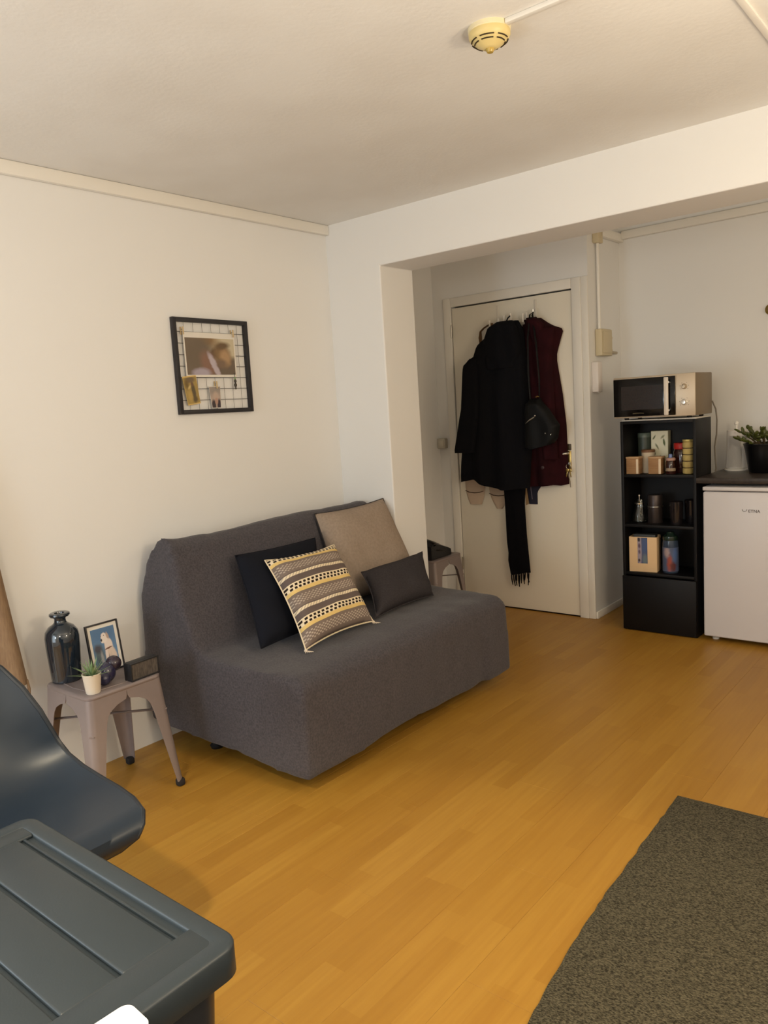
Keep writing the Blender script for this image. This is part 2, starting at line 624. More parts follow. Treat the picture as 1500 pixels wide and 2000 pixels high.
for (x, y) in ((0.28, -1.2), (0.28, -0.12), (0.76, -1.16), (0.76, -0.06)):
    MB().lathe([(0.026, 0), (0.03, 0.012), (0.022, 0.02), (0.02, 0.125)], 14, (x, y, 0)).build('foot', M_blackpl, sofa)

# ------------------------------------------------------------------ cushions
def cushion(name, label, TL, TR, BL, BR, t, m, flip=1.0, nu=30, pinch=0.035, seam=None, sag=0.0):
    TL, TR, BL, BR = map(Vector, (TL, TR, BL, BR))
    c = (TL + TR + BL + BR) / 4
    nrm = (TR - BL).cross(TL - BR).normalized()
    if nrm.x < 0:
        nrm = -nrm
    b = MB()
    b.uv = b.bm.loops.layers.uv.new('UVMap')
    grid = {}
    for side in (1, -1):
        for i in range(nu + 1):
            for j in range(nu + 1):
                edge = i in (0, nu) or j in (0, nu)
                if edge and side == -1:
                    grid[(i, j, -1)] = grid[(i, j, 1)]
                    continue
                u, v = i / nu, j / nu
                a, d = 2 * u - 1, 2 * v - 1
                pu = 0.5 + 0.5 * a * (1 - pinch * (1 - d * d) ** 1.0 * (abs(a) ** 2))
                pv = 0.5 + 0.5 * d * (1 - pinch * (1 - a * a) ** 1.0 * (abs(d) ** 2))
                p = (BL * (1 - pu) + BR * pu) * (1 - pv) + (TL * (1 - pu) + TR * pu) * pv
                th = t * (max(0, (1 - a ** 4)) * max(0, (1 - d ** 4))) ** 0.55
                th *= 1.0 if side == 1 else 0.35
                p = p + nrm * (side * th) + nrm * (noise.noise(p * 9 + Vector((side, 0, 0))) * 0.012 * (th / t if t else 0))
                p.z -= sag * (1 - a * a) * max(0, d)
                grid[(i, j, side)] = b.bm.verts.new(p - c)
    for side in (1, -1):
        for i in range(nu):
            for j in range(nu):
                vs = [grid[(i, j, side)], grid[(i + 1, j, side)], grid[(i + 1, j + 1, side)], grid[(i, j + 1, side)]]
                f = b.bm.faces.new(vs)
                for l, (q, r) in zip(f.loops, ((i, j), (i + 1, j), (i + 1, j + 1), (i, j + 1))):
                    l[b.uv].uv = (q / nu, r / nu)
    root = thing(name, label, 'cushion', c)
    o = b.build('cushion_cover', m, root, ang=80)
    edge = []
    for i in range(nu + 1):
        edge.append(grid_co(o, BL, BR, TL, TR, i / nu, 0, pinch, c))
    for j in range(1, nu + 1):
        edge.append(grid_co(o, BL, BR, TL, TR, 1, j / nu, pinch, c))
    for i in range(nu - 1, -1, -1):
        edge.append(grid_co(o, BL, BR, TL, TR, i / nu, 1, pinch, c))
    for j in range(nu - 1, -1, -1):
        edge.append(grid_co(o, BL, BR, TL, TR, 0, j / nu, pinch, c))
    if sag == 0.0:
        MB().tube(edge, 0.0032, 6).build('seam', seam or m, root)
    return root

def grid_co(o, BL, BR, TL, TR, u, v, pinch, c):
    a, d = 2 * u - 1, 2 * v - 1
    pu = 0.5 + 0.5 * a * (1 - pinch * (1 - d * d) * (abs(a) ** 2))
    pv = 0.5 + 0.5 * d * (1 - pinch * (1 - a * a) * (abs(d) ** 2))
    return (BL * (1 - pu) + BR * pu) * (1 - pv) + (TL * (1 - pu) + TR * pu) * pv - c

M_taupe = mat('taupe_weave', (156, 140, 126), 0.95, var=(90, (146, 131, 117)), bump=(220, 0.5, 0.0012), spec=0.15)
M_navy = mat('black_navy_cotton', (24, 26, 34), 0.95, bump=(200, 0.4, 0.001), spec=0.15)
M_dark = mat('dark_grey_cotton', (62, 58, 60), 0.95, var=(120, (54, 51, 54)), bump=(220, 0.5, 0.001), spec=0.15)
M_zip = mat('dark_zip', (40, 34, 34), 0.7)
# striped weave
M_str = bpy.data.materials.new('striped_weave')
M_str.use_nodes = True
g = NG(M_str)
nt = M_str.node_tree
bs = nt.nodes['Principled BSDF']
bs.inputs['Roughness'].default_value = 0.95
bs.inputs['Specular IOR Level'].default_value = 0.15
tc = nt.nodes.new('ShaderNodeTexCoord')
sp = nt.nodes.new('ShaderNodeSeparateXYZ')
nt.links.new(tc.outputs['UV'], sp.inputs[0])
U, V = sp.outputs[0], sp.outputs[1]
D = g.math('SUBTRACT', 1.0, V)                 # distance from the top edge
per = 0.36
t = g.math('FRACT', g.math('DIVIDE', g.math('ADD', D, -0.012), per))
cream, yel, grey, dk = rgba((232, 216, 186)), rgba((226, 196, 128)), rgba((128, 114, 106)), rgba((44, 34, 30))
grey2 = rgba((104, 92, 88))
colr = g.mix(g.band(t, 0.31, 0.70), grey2, grey)
# fine zigzag in the grey bands
zz = g.math('GREATER_THAN', g.math('MULTIPLY', g.math('SINE', g.math('MULTIPLY', U, 120)), g.math('SINE', g.math('MULTIPLY', t, 75))), 0.15)
zz = g.math('MULTIPLY', zz, g.band(t, 0.38, 0.62))
colr = g.mix(g.math('MULTIPLY', zz, 0.75), colr, rgba((196, 182, 166)))
# narrow cream braid
br = g.math('GREATER_THAN', g.math('SINE', g.math('ADD', g.math('MULTIPLY', U, 150), g.math('MULTIPLY', t, 60))), -0.5)
colr = g.mix(g.math('MULTIPLY', g.band(t, 0.73, 0.82), g.math('ADD', 0.55, g.math('MULTIPLY', br, 0.45))), colr, cream)
# checked cream band: cream lines, two rows of dark dots
colr = g.mix(g.band(t, 0.0, 0.20), colr, cream)
dots = g.math('GREATER_THAN', g.math('SINE', g.math('MULTIPLY', U, 112)), -0.3)
dots2 = g.math('GREATER_THAN', g.math('SINE', g.math('ADD', g.math('MULTIPLY', U, 112), 1.6)), -0.3)
colr = g.mix(g.math('MULTIPLY', g.band(t, 0.035, 0.098), dots), colr, dk)
colr = g.mix(g.math('MULTIPLY', g.band(t, 0.125, 0.188), dots2), colr, dk)
# yellow band
colr = g.mix(g.band(t, 0.20, 0.30), colr, yel)
nt.links.new(colr, bs.inputs['Base Color'])
bp = nt.nodes.new('ShaderNodeBump')
bp.inputs['Strength'].default_value = 0.5
bp.inputs['Distance'].default_value = 0.002
ns = nt.nodes.new('ShaderNodeTexNoise')
ns.inputs['Scale'].default_value = 260
nt.links.new(tc.outputs['Object'], ns.inputs[0])
hh = g.math('ADD', g.math('MULTIPLY', ns.outputs[0], 0.5), g.band(t, 0.20, 0.30, 0.03))
nt.links.new(hh, bp.inputs['Height'])
nt.links.new(bp.outputs[0], bs.inputs['Normal'])

taupe_c = cushion('cushion', 'large taupe grey square cushion leaning upright at right end of sofa back', (0.225, -0.462, 0.893), (0.285, -0.005, 0.912), (0.42, -0.53, 0.475), (0.475, 0.030, 0.47), 0.07, M_taupe, pinch=0.05, seam=M_zip)
black_c = cushion('cushion', 'plain black cushion propped behind the striped cushion', (0.30, -1.030, 0.797), (0.30, -0.545, 0.792), (0.60, -1.185, 0.478), (0.585, -0.78, 0.478), 0.05, M_navy)
stripe = cushion('cushion', 'cream and grey striped woven cushion in front of the black cushion', (0.42, -0.972, 0.775), (0.44, -0.565, 0.772), (0.745, -1.085, 0.465), (0.72, -0.645, 0.465), 0.062, M_str, pinch=0.085)
dark_c = cushion('cushion', 'small dark grey lumbar cushion lying in front of the taupe cushion', (0.50, -0.455, 0.625), (0.50, 0.028, 0.635), (0.70, -0.605, 0.466), (0.69, -0.155, 0.466), 0.06, M_dark, pinch=0.10)
def settle(root, *others, gap=0.004):
    from mathutils.bvhtree import BVHTree
    for tree_o in others:
        mw_ = Matrix.Translation(tree_o.parent.location if tree_o.parent else (0, 0, 0))
        t_ = BVHTree.FromPolygons([mw_ @ v.co for v in tree_o.data.vertices], [p.vertices[:] for p in tree_o.data.polygons])
        for ch_ in root.children:
            off = root.location
            for v in ch_.data.vertices:
                p_ = v.co + off
                loc_, nrm_, i_, d_ = t_.find_nearest(p_, 0.2)
                if loc_ is None:
                    continue
                sd_ = (p_ - loc_).dot(nrm_)
                if sd_ < gap:
                    v.co = loc_ + nrm_ * gap - off
            ch_.data.update()
cov = lambda r_: r_.children[0]
settle(taupe_c, cover)
settle(stripe, cover)
settle(black_c, cover)
settle(dark_c, cover)
# tassels on the striped cushion's lower corners
M_tas = mat('cream_thread', (225, 210, 190), 0.9)
for p in ((0.745, -1.085, 0.462), (0.72, -0.645, 0.462)):
    d = Vector(p) - stripe.location
    tb = MB()
    tb.sphere(d, 0.007, 8, 6)
    for k in range(5):
        tb.tube([d, d + Vector((0.012 + 0.004 * k, -0.014 + 0.007 * k, -0.004))], 0.0012, 5)
    tb.build('tassel', M_tas, stripe)

# ------------------------------------------------------------------ metal stools
def rrect(hx, hy, r, n_=6):
    pts = []
    for qx, qy, a0 in ((1, 1, 0), (-1, 1, PI / 2), (-1, -1, PI), (1, -1, 1.5 * PI)):
        for k_ in range(n_ + 1):
            a = a0 + PI / 2 * k_ / n_
            pts.append((qx * (hx - r) + r * math.cos(a), qy * (hy - r) + r * math.sin(a)))
    return pts

M_stool = mat('taupe_metal', (146, 134, 132), 0.42, 0.2, var=(5, (138, 126, 124)))
M_rubber = mat('black_rubber', (34, 32, 34), 0.8)
def leg_mesh(qx, qy):
    """one pressed-steel leg: a corner channel that flares out and narrows to the foot"""
    zs = [0.436, 0.415, 0.402, 0.392, 0.375, 0.355, 0.33, 0.30, 0.22, 0.12, 0.024]
    ws = [0.150, 0.150, 0.146, 0.110, 0.082, 0.070, 0.064, 0.060, 0.052, 0.042, 0.032]
    b = MB()
    rows = []
    for z, w in zip(zs, ws):
        k = (0.436 - z) / 0.412
        half = 0.150 + 0.034 * k
        r = 0.024 + 0.004 * k
        r = min(r, w * 0.8)
        pts = [(half - w, half)]
        for a in range(7):
            an = PI / 2 * (1 - a / 6)
            pts.append((half - r + r * math.cos(an), half - r + r * math.sin(an)))
        pts.append((half, half - w))
        rows.append([b.bm.verts.new((x * qx, y * qy, z)) for x, y in pts])
    for a, c in zip(rows, rows[1:]):
        for j in range(len(a) - 1):
            b.bm.faces.new((a[j], a[j + 1], c[j + 1], c[j]))
    bmesh.ops.recalc_face_normals(b.bm, faces=b.bm.faces[:])
    bmesh.ops.solidify(b.bm, geom=b.bm.faces[:], thickness=0.0028)
    return b
def make_stool(label, loc, rz):
    t = thing('metal_stool', label, 'stool', loc, rz)
    b = MB()
    rr_ = []
    for (hx, z) in ((0.150, 0.434), (0.1525, 0.438), (0.1525, 0.444), (0.150, 0.448), (0.146, 0.450)):
        rr_.append([b.bm.verts.new((x, y, z)) for x, y in rrect(hx, hx, 0.032)])
    for a_, c_ in zip(rr_, rr_[1:]):
        for k_ in range(len(a_)):
            b.bm.faces.new((a_[k_], a_[(k_ + 1) % len(a_)], c_[(k_ + 1) % len(a_)], c_[k_]))
    b.bm.faces.new(rr_[0][::-1])
    b.bm.faces.new(rr_[-1])
    # round the plan corners by trimming to a rounded square
    seat = b.build('seat', M_stool, t)
    r = MB()
    ringp = []
    for k in range(40):
        a = 2 * PI * k / 40
        c, s_ = math.cos(a), math.sin(a)
        q = 0.12 / max(abs(c), abs(s_)) * (1 - 0.06 * abs(math.sin(2 * a)))
        ringp.append((q * c, q * s_, 0.4505))
    r.tube(ringp + [ringp[0]], 0.0022, 6)
    r.build('pressed_rim', M_stool, seat)
    for qx in (-1, 1):
        for qy in (-1, 1):
            lg = leg_mesh(qx, qy).build('leg', M_stool, t, ang=50)
            MB().box((0.1705 * qx, 0.1705 * qy, 0.015), (0.030, 0.030, 0.030), 0.008).build('rubber_foot', M_rubber, lg)
    for q in (1, -1):
        MB().tube([(-0.155, -0.155 * q, 0.31), (0, 0, 0.318 - 0.006 * (q > 0)), (0.155, 0.155 * q, 0.31)], 0.0095, 8, 0.35).build('cross_brace', M_stool, t)
    return t
stool_a = make_stool('taupe metal stool used as side table, left of the sofa with vase and plant', (0.264, -1.67, 0), 0)
stool_b = make_stool('taupe metal stool in the nook beside the door, behind the sofa', (0.015, 0.735, 0), 0.02)

# ------------------------------------------------------------------ things on the near stool
ZT = 0.4505
M_vase = mat('dark_blue_glass', (26, 36, 46), 0.06, spec=0.7, coat=0.6)
vt = thing('vase', 'tall dark glass bottle vase with flared lip on the near stool', 'vase', (0.152, -1.752, ZT))
VR, VH = 0.061, 0.258
MB().lathe([(0, 0), (0.048, 0), (0.053, 0.004), (0.056, 0.05), (0.0605, 0.13), (0.061, 0.168), (0.057, 0.188), (0.044, 0.206), (0.026, 0.217), (0.021, 0.224), (0.020, 0.234), (0.024, 0.242)], 36).build('body', M_vase, vt)
MB().lathe([(0.024, 0.242), (0.034, 0.244), (0.037, 0.249), (0.036, 0.255), (0.030, 0.258), (0.018, 0.256), (0.015, 0.246), (0.0145, 0.22)], 30, cap=False).build('lip', M_vase, vt)

pt = thing('potted_plant', 'small green spiky plant in a white pot on the near stool corner', 'plant', (0.378, -1.776, ZT))
M_pot = mat('white_pot', (232, 222, 205), 0.45)
M_soil = mat('soil', (50, 38, 28), 0.95)
M_leaf = mat('grey_green_leaf', (108, 138, 92), 0.55, var=(30, (138, 160, 116)))
pot = MB().lathe([(0.0, 0), (0.0235, 0), (0.025, 0.002), (0.0315, 0.066), (0.033, 0.068), (0.033, 0.071), (0.030, 0.071), (0.0285, 0.060), (0, 0.060)], 28).build('pot', M_pot, pt)
MB().lathe([(0, 0.063), (0.029, 0.0605)], 20, cap=False).build('soil', M_soil, pot)
rl = random.Random(3)
def blade(length, width, lean, az, curl, z0):
    b = MB()
    N = 6
    rows = []
    for i in range(N + 1):
        q = i / N
        s_ = q * length
        lx = math.sin(lean) * s_ + curl * q * q * length * 0.5
        lz = math.cos(lean) * s_ - curl * q * q * length * 0.3
        w = width * (1 - q) ** 0.7 * (0.75 + 0.9 * q * (1 - q))
        rows.append([b.bm.verts.new((lx + 0.004, -w, z0 + lz + 0.2 * w)), b.bm.verts.new((lx + 0.004, 0, z0 + lz - 0.12 * w)), b.bm.verts.new((lx + 0.004, w, z0 + lz + 0.2 * w)), b.bm.verts.new((lx + 0.003, 0, z0 + lz - 0.5 * w - 0.0003))])
    for a, c in zip(rows, rows[1:]):
        for j in range(4):
            b.bm.faces.new((a[j], a[(j + 1) % 4], c[(j + 1) % 4], c[j]))
    b.bm.faces.new(rows[0][::-1])
    b.bm.faces.new(rows[-1])
    return b.build('leaf', M_leaf, pt, (0, 0, 0), (0, 0, az))
for k in range(30):
    ring = k / 30
    blade(0.055 + 0.022 * rl.random(), 0.0048, 0.12 + 1.05 * ring + 0.1 * rl.random(), k * 2.4, 0.25 * ring, 0.058)

# framed dog photo, leaning on its own strut
fr = thing('framed_photo', 'small framed photo of a sitting white dog on near stool', 'photo frame', (0.215, -1.615, ZT), 0.0)
FWd, FHt = 0.134, 0.19
leanM = Matrix.Rotation(-0.14, 3, 'Y')
def fr_part(b, name, m, par=None):
    for v in b.bm.verts:
        v.co = leanM @ v.co
    return b.build(name, m, par or fr)
M_frame = mat('black_frame', (36, 33, 36), 0.45)
b = MB()
b.span((-0.006, -FWd / 2, 0), (0.006, -FWd / 2 + 0.006, FHt), 0.001)
b.span((-0.006, FWd / 2 - 0.006, 0), (0.006, FWd / 2, FHt), 0.001)
b.span((-0.006, -FWd / 2 + 0.006, 0), (0.006, FWd / 2 - 0.006, 0.006), 0.001)
b.span((-0.006, -FWd / 2 + 0.006, FHt - 0.006), (0.006, FWd / 2 - 0.006, FHt), 0.001)
fr_part(b, 'frame', M_frame)
M_white = mat('white_card', (222, 216, 206), 0.6)
fr_part(MB().span((-0.005, -FWd / 2 + 0.006, 0.006), (0.001, FWd / 2 - 0.006, FHt - 0.006)), 'mat_board', M_white)
M_dog = print_mat('dog_print', (96, 130, 165), [
    (0.5, 0.9, 0.7, 0.3, 0, (80, 112, 148), 0.5), (0.25, 0.30, 0.20, 0.28, 0, (84, 98, 104), 0.4), (0.2, 0.5, 0.16, 0.10, 0, (70, 70, 80), 0.4),
    (0.33, 0.22, 0.06, 0.2, 0.1, (150, 150, 152), 0.4),
    (0.66, 0.50, 0.17, 0.24, 0.15, (222, 206, 196), 0.12), (0.74, 0.24, 0.20, 0.26, 0.3, (212, 192, 176), 0.15), (0.53, 0.20, 0.06, 0.26, 0.05, (222, 206, 196), 0.15),
    (0.70, 0.16, 0.06, 0.2, -0.1, (206, 188, 172), 0.2), (0.62, 0.15, 0.035, 0.15, 0, (140, 128, 122), 0.3),
    (0.52, 0.74, 0.13, 0.13, 0.2, (228, 214, 204), 0.12), (0.45, 0.68, 0.08, 0.06, 0.2, (226, 214, 204), 0.15), (0.40, 0.69, 0.035, 0.03, 0, (60, 54, 54), 0.25),
    (0.52, 0.80, 0.02, 0.016, 0, (40, 36, 36), 0.3), (0.40, 0.80, 0.016, 0.014, 0, (60, 50, 50), 0.3), (0.67, 0.78, 0.045, 0.09, 0.4, (176, 150, 136), 0.3),
    (0.64, 0.46, 0.16, 0.022, 0.12, (110, 74, 60), 0.3)])
b = MB()
b.quad_uv([(0.0016, -FWd / 2 + 0.018, 0.018), (0.0016, FWd / 2 - 0.018, 0.018), (0.0016, FWd / 2 - 0.018, FHt - 0.02), (0.0016, -FWd / 2 + 0.018, FHt - 0.02)])
fr_part(b, 'photo_print', M_dog)
b = MB()
b.prism([(-0.0065 - 0.02, 0.14), (-0.0065 - 0.024, 0.14), (-0.075, 0.0), (-0.069, 0.0)], -0.02, 0.02)
b.build('easel_back', M_frame, fr)

# dark clock
ck = thing('desk_clock', 'dark rectangular desk clock with framed front on right side of near stool', 'clock', (0.401, -1.580, ZT), 0.06)
M_ckb = mat('dark_wood_case', (34, 34, 37), 0.5)
M_ckf = mat('dull_brown_display', (98, 90, 84), 0.45, var=(90, (70, 66, 63), (1, 1.6, 0.5)))
b = MB()
b.span((-0.038, -0.062, 0), (0.0, 0.062, 0.0665), 0.002)
case = b.build('case', M_ckb, ck)
b = MB()
for (y0, y1, z0, z1) in ((-0.062, 0.062, 0.0, 0.005), (-0.062, 0.062, 0.0615, 0.0665), (-0.062, -0.057, 0.005, 0.0615), (0.057, 0.062, 0.005, 0.0615)):
    b.span((-0.001, y0, z0), (0.006, y1, z1), 0.001)
b.build('bezel', M_ckb, ck)
disp = MB().span((-0.001, -0.057, 0.005), (0.002, 0.057, 0.0615)).build('display', M_ckf, ck)
# purple ornament
M_pur = mat('purple_glaze', (46, 44, 72), 0.18, coat=0.5)
ob = thing('ornament', 'glossy dark purple rounded ornament between the potted plant and desk clock', 'ornament', (0.325, -1.690, ZT), 0.0)
MB().sphere((0, 0, 0.038), 0.038, 20, 12, (0.85, 0.92, 1)).build('body', M_pur, ob)
MB().sphere((-0.004, 0.034, 0.062), 0.029, 18, 12).build('head', mat('plum_glaze', (52, 42, 54), 0.2, coat=0.4), ob)
MB().sphere((0.020, -0.022, 0.024), 0.024, 16, 10).build('paw', M_pur, ob)
MB().tube([(-0.01, -0.03, 0.045), (-0.02, -0.045, 0.04), (-0.02, -0.055, 0.026)], [0.007, 0.006, 0.004], 8).build('spout', M_pur, ob)

# black bag on the far stool
M_leather = mat('black_leather', (18, 18, 22), 0.28, bump=(40, 0.3, 0.004))
hb = thing('handbag', 'glossy black leather bag slumped on the stool in the nook', 'bag', (0.02, 0.72, ZT + 0.003))
b = MB()
prof = [(-0.15, 0.0), (-0.15, 0.108), (-0.125, 0.128), (-0.09, 0.127), (-0.02, 0.10), (0.05, 0.068), (0.085, 0.05), (0.09, 0.012), (0.08, 0.0)]
rows = []
for i in range(9):
    u = -1 + 2 * i / 8
    k_ = 1 - 0.28 * abs(u) ** 3
    rows.append([b.bm.verts.new((0.125 * u, y * (1 - 0.12 * u * u) , z * k_ + (0.006 * noise.noise(Vector((u * 3, y * 20, z * 20))) if z > 0.01 else 0))) for y, z in prof])
for a, c in zip(rows, rows[1:]):
    for j in range(len(prof)):
        b.bm.faces.new((a[j], a[(j + 1) % len(prof)], c[(j + 1) % len(prof)], c[j]))
b.bm.faces.new(rows[0][::-1])
b.bm.faces.new(rows[-1])
bmesh.ops.subdivide_edges(b.bm, edges=b.bm.edges[:], cuts=1, use_grid_fill=True, smooth=0.3)
b.build('body', M_leather, hb, ang=50)
MB().tube([(0.112, -0.11, 0.06), (0.124, -0.06, 0.05), (0.124, 0.0, 0.038), (0.112, 0.04, 0.03)], 0.007, 8, 0.6).build('strap', M_leather, hb)
MB().box((0.118, -0.095, 0.085), (0.014, 0.03, 0.012), 0.003).build('buckle', M_chrome, hb)
MB().tube([(0.05, -0.08, 0.117), (0.07, -0.03, 0.095), (0.07, 0.03, 0.068)], 0.004, 6).build('zipper', M_steel, hb)

# ------------------------------------------------------------------ memo frame with wire grid and clipped photos
mf = thing('memo_frame', 'black square frame with black wire grid hung on left wall above sofa', 'memo board', (0, -0.823, 1.618), 0)
mf.rotation_euler = (-0.006, 0, 0)
A = 0.211
M_wire = mat('black_wire', (48, 44, 44), 0.5)
T = 0.019
MB().span((0.002, -A, -A), (0.022, -A + T, A), 0.0015).build('frame_side', M_frame, mf)
MB().span((0.002, A - T, -A), (0.022, A, A), 0.0015).build('frame_side', M_frame, mf)
MB().span((0.002, -A + T, A - T), (0.022, A - T, A), 0.0015).build('frame_side', M_frame, mf)
MB().span((0.002, -A + T, -A), (0.022, A - T, -A + T), 0.0015).build('frame_side', M_frame, mf)
for k in range(7):
    c = -0.150 + 0.05 * k
    MB().cyl((0.010, -A + T, c), (0.010, A - T, c), 0.0013, seg=6).build('grid_wire', M_wire, mf)
    MB().cyl((0.0126, c, -A + T), (0.0126, c, A - T), 0.0010, seg=6).build('grid_wire', mat('grey_wire', (120, 114, 108), 0.5) if k == 0 else bpy.data.materials['grey_wire'], mf)

def wall_photo(label, corners, inner, m, x, border=M_white):
    """TL, TR, BR, BL in (y, z)"""
    cy = sum(c[0] for c in corners) / 4
    cz = sum(c[1] for c in corners) / 4
    t = thing('photo', label, 'photo', (x, cy, cz))
    b = MB()
    vs = [(0, y - cy, z - cz) for y, z in corners] + [(0.0012, y - cy, z - cz) for y, z in corners]
    b.faces(vs, [(0, 1, 2, 3), (7, 6, 5, 4)] + [(k_, 4 + k_, 4 + (k_ + 1) % 4, (k_ + 1) % 4) for k_ in range(4)])
    b.build('photo_paper', border, t, smooth=False)
    b = MB()
    TL_, TR_, BR_, BL_ = inner
    b.quad_uv([(0.0016, y - cy, z - cz) for y, z in (BL_, BR_, TR_, TL_)])
    b.build('photo_print', m, t, smooth=False)
    return t
M_p1 = print_mat('portrait_print', (112, 98, 84), [
    (0.85, 0.85, 0.45, 0.5, 0, (196, 184, 156), 0.35), (0.42, 0.95, 0.22, 0.22, 0, (140, 108, 66), 0.5), (0.25, 0.55, 0.3, 0.6, 0, (108, 94, 78), 0.4),
    (0.90, 0.15, 0.4, 0.32, 0, (104, 90, 76), 0.25), (0.60, 0.60, 0.10, 0.14, 0, (92, 70, 52), 0.3),
    (0.45, 0.30, 0.16, 0.34, 0.2, (132, 100, 84), 0.35), (0.56, 0.25, 0.06, 0.36, 0.3, (182, 170, 178), 0.25), (0.28, 0.04, 0.18, 0.14, 0, (168, 158, 170), 0.3),
    (0.74, 0.56, 0.17, 0.32, 0.15, (124, 98, 66), 0.3), (0.80, 0.48, 0.11, 0.22, 0.1, (170, 138, 102), 0.4), (0.75, 0.80, 0.14, 0.09, 0.3, (104, 82, 56), 0.4), (0.72, 0.30, 0.10, 0.12, 0.3, (120, 98, 80), 0.5)])
M_p2 = print_mat('garden_print', (158, 134, 74), [
    (0.5, 0.9, 0.35, 0.12, 0, (112, 94, 70), 0.3), (0.2, 0.75, 0.15, 0.18, 0, (110, 88, 44), 0.5), (0.62, 0.42, 0.16, 0.34, 0, (88, 76, 52), 0.25), (0.60, 0.72, 0.09, 0.09, 0, (104, 80, 60), 0.3),
    (0.65, 0.15, 0.2, 0.12, 0, (92, 78, 50), 0.4), (0.3, 0.3, 0.18, 0.2, 0, (176, 148, 84), 0.5), (0.35, 0.62, 0.12, 0.05, 0.4, (196, 172, 112), 0.4)])
M_p3 = print_mat('snapshot_print', (176, 158, 146), [
    (0.5, 0.85, 0.7, 0.25, 0, (150, 140, 132), 0.5), (0.5, 0.5, 0.28, 0.25, 0, (184, 162, 148), 0.3), (0.22, 0.1, 0.22, 0.28, 0, (58, 48, 52), 0.25), (0.82, 0.14, 0.22, 0.26, 0, (62, 52, 60), 0.25), (0.52, 0.3, 0.18, 0.16, 0, (176, 140, 122), 0.3)])
wall_photo('large white bordered portrait photo of two people clipped on the wire grid frame', [(-0.983, 1.768), (-0.694, 1.766), (-0.697, 1.568), (-0.983, 1.572)], [(-0.976, 1.744), (-0.701, 1.742), (-0.704, 1.580), (-0.976, 1.581)], M_p1, 0.0165)
wall_photo('small tilted yellowish snapshot at lower left of the wire grid frame', [(-1.010, 1.572), (-0.936, 1.580), (-0.922, 1.454), (-0.990, 1.446)], [(-1.008, 1.566), (-0.937, 1.574), (-0.924, 1.459), (-0.989, 1.451)], M_p2, 0.0195, mat('tan_paper', (206, 176, 110), 0.6))
wall_photo('small pinkish portrait snapshot at bottom middle of the wire grid frame', [(-0.867, 1.528), (-0.802, 1.529), (-0.807, 1.430), (-0.857, 1.430)], [(-0.866, 1.525), (-0.803, 1.526), (-0.808, 1.432), (-0.856, 1.432)], M_p3, 0.0165)
M_peg = mat('pale_wood', (196, 172, 130), 0.7)
M_pegd = mat('dark_clip', (70, 64, 56), 0.6)
def peg(label, y, z, m, group, tilt=0.0, x=0.0145):
    t = thing('photo_peg', label, 'clothespin', (x, y, z), 0)
    t.rotation_euler = (tilt, 0, 0)
    MB().box((-0.0018 - 0.003, 0, 0), (0.003, 0.007, 0.034), 0.0008).build('jaw', m, t)
    MB().box((0.0115, 0, 0.0), (0.003, 0.007, 0.034), 0.0008).build('jaw', m, t)
    MB().cyl((-0.004, 0, 0.006), (0.011, 0, 0.006), 0.0018, seg=8).build('spring', M_steel, t)
    return t
peg('wooden peg at upper left corner of the large portrait photo', -0.985, 1.772, M_peg, None)
peg('wooden peg at upper right corner of the large portrait photo', -0.706, 1.768, M_peg, None)
peg('wooden peg holding the bottom middle pinkish snapshot', -0.826, 1.534, M_peg, None)
ch = thing('bead_charm', 'dark beaded charm hanging below the large portrait photo', 'charm', (0.0205, -0.712, 1.542))
for dz, r_ in ((0.022, 0.006), (0.008, 0.009), (-0.010, 0.010), (-0.025, 0.006)):
    MB().sphere((0, 0, dz), r_, 10, 8, (0.6, 0.8, 1)).build('bead', M_pegd if dz < 0.01 else M_leaf, ch)
MB().cyl((0, 0, -0.026), (0, 0, 0.045), 0.0012, seg=6).build('thread', M_pegd, ch)

# ------------------------------------------------------------------ smoke detector
M_det = mat('yellowish_plastic', (214, 194, 134), 0.4)  # cover colour, yellower than the base
M_slot = mat('slot_dark', (52, 38, 14), 0.8)
sd = thing('smoke_detector', 'yellowed round smoke detector on the ceiling', 'smoke detector', (1.760, -1.222, H))
MB().lathe([(0.052, -0.014), (0.056, -0.010), (0.056, 0.0)], 36).build('base', mat('cream_plastic', (224, 212, 176), 0.45), sd)
MB().lathe([(0.0, -0.052), (0.016, -0.052), (0.020, -0.050), (0.036, -0.041), (0.050, -0.030), (0.0545, -0.022), (0.054, -0.012)], 36).build('cover', M_det, sd)
for k in range(6):
    a0 = k * PI / 3 - 1.19 - 0.40
    for rr, zz in ((0.0475, -0.0338), (0.0395, -0.0398)):
        pts = [(rr * math.cos(a0 + 0.8 * i / 8), rr * math.sin(a0 + 0.8 * i / 8), zz) for i in range(9)]
        MB().tube(pts, 0.0016, 6).build('slot', M_slot, sd)
MB().lathe([(0.0, -0.062), (0.008, -0.061), (0.011, -0.056), (0.012, -0.050)], 18).build('test_button', mat('amber_plastic', (176, 148, 70), 0.25), sd)

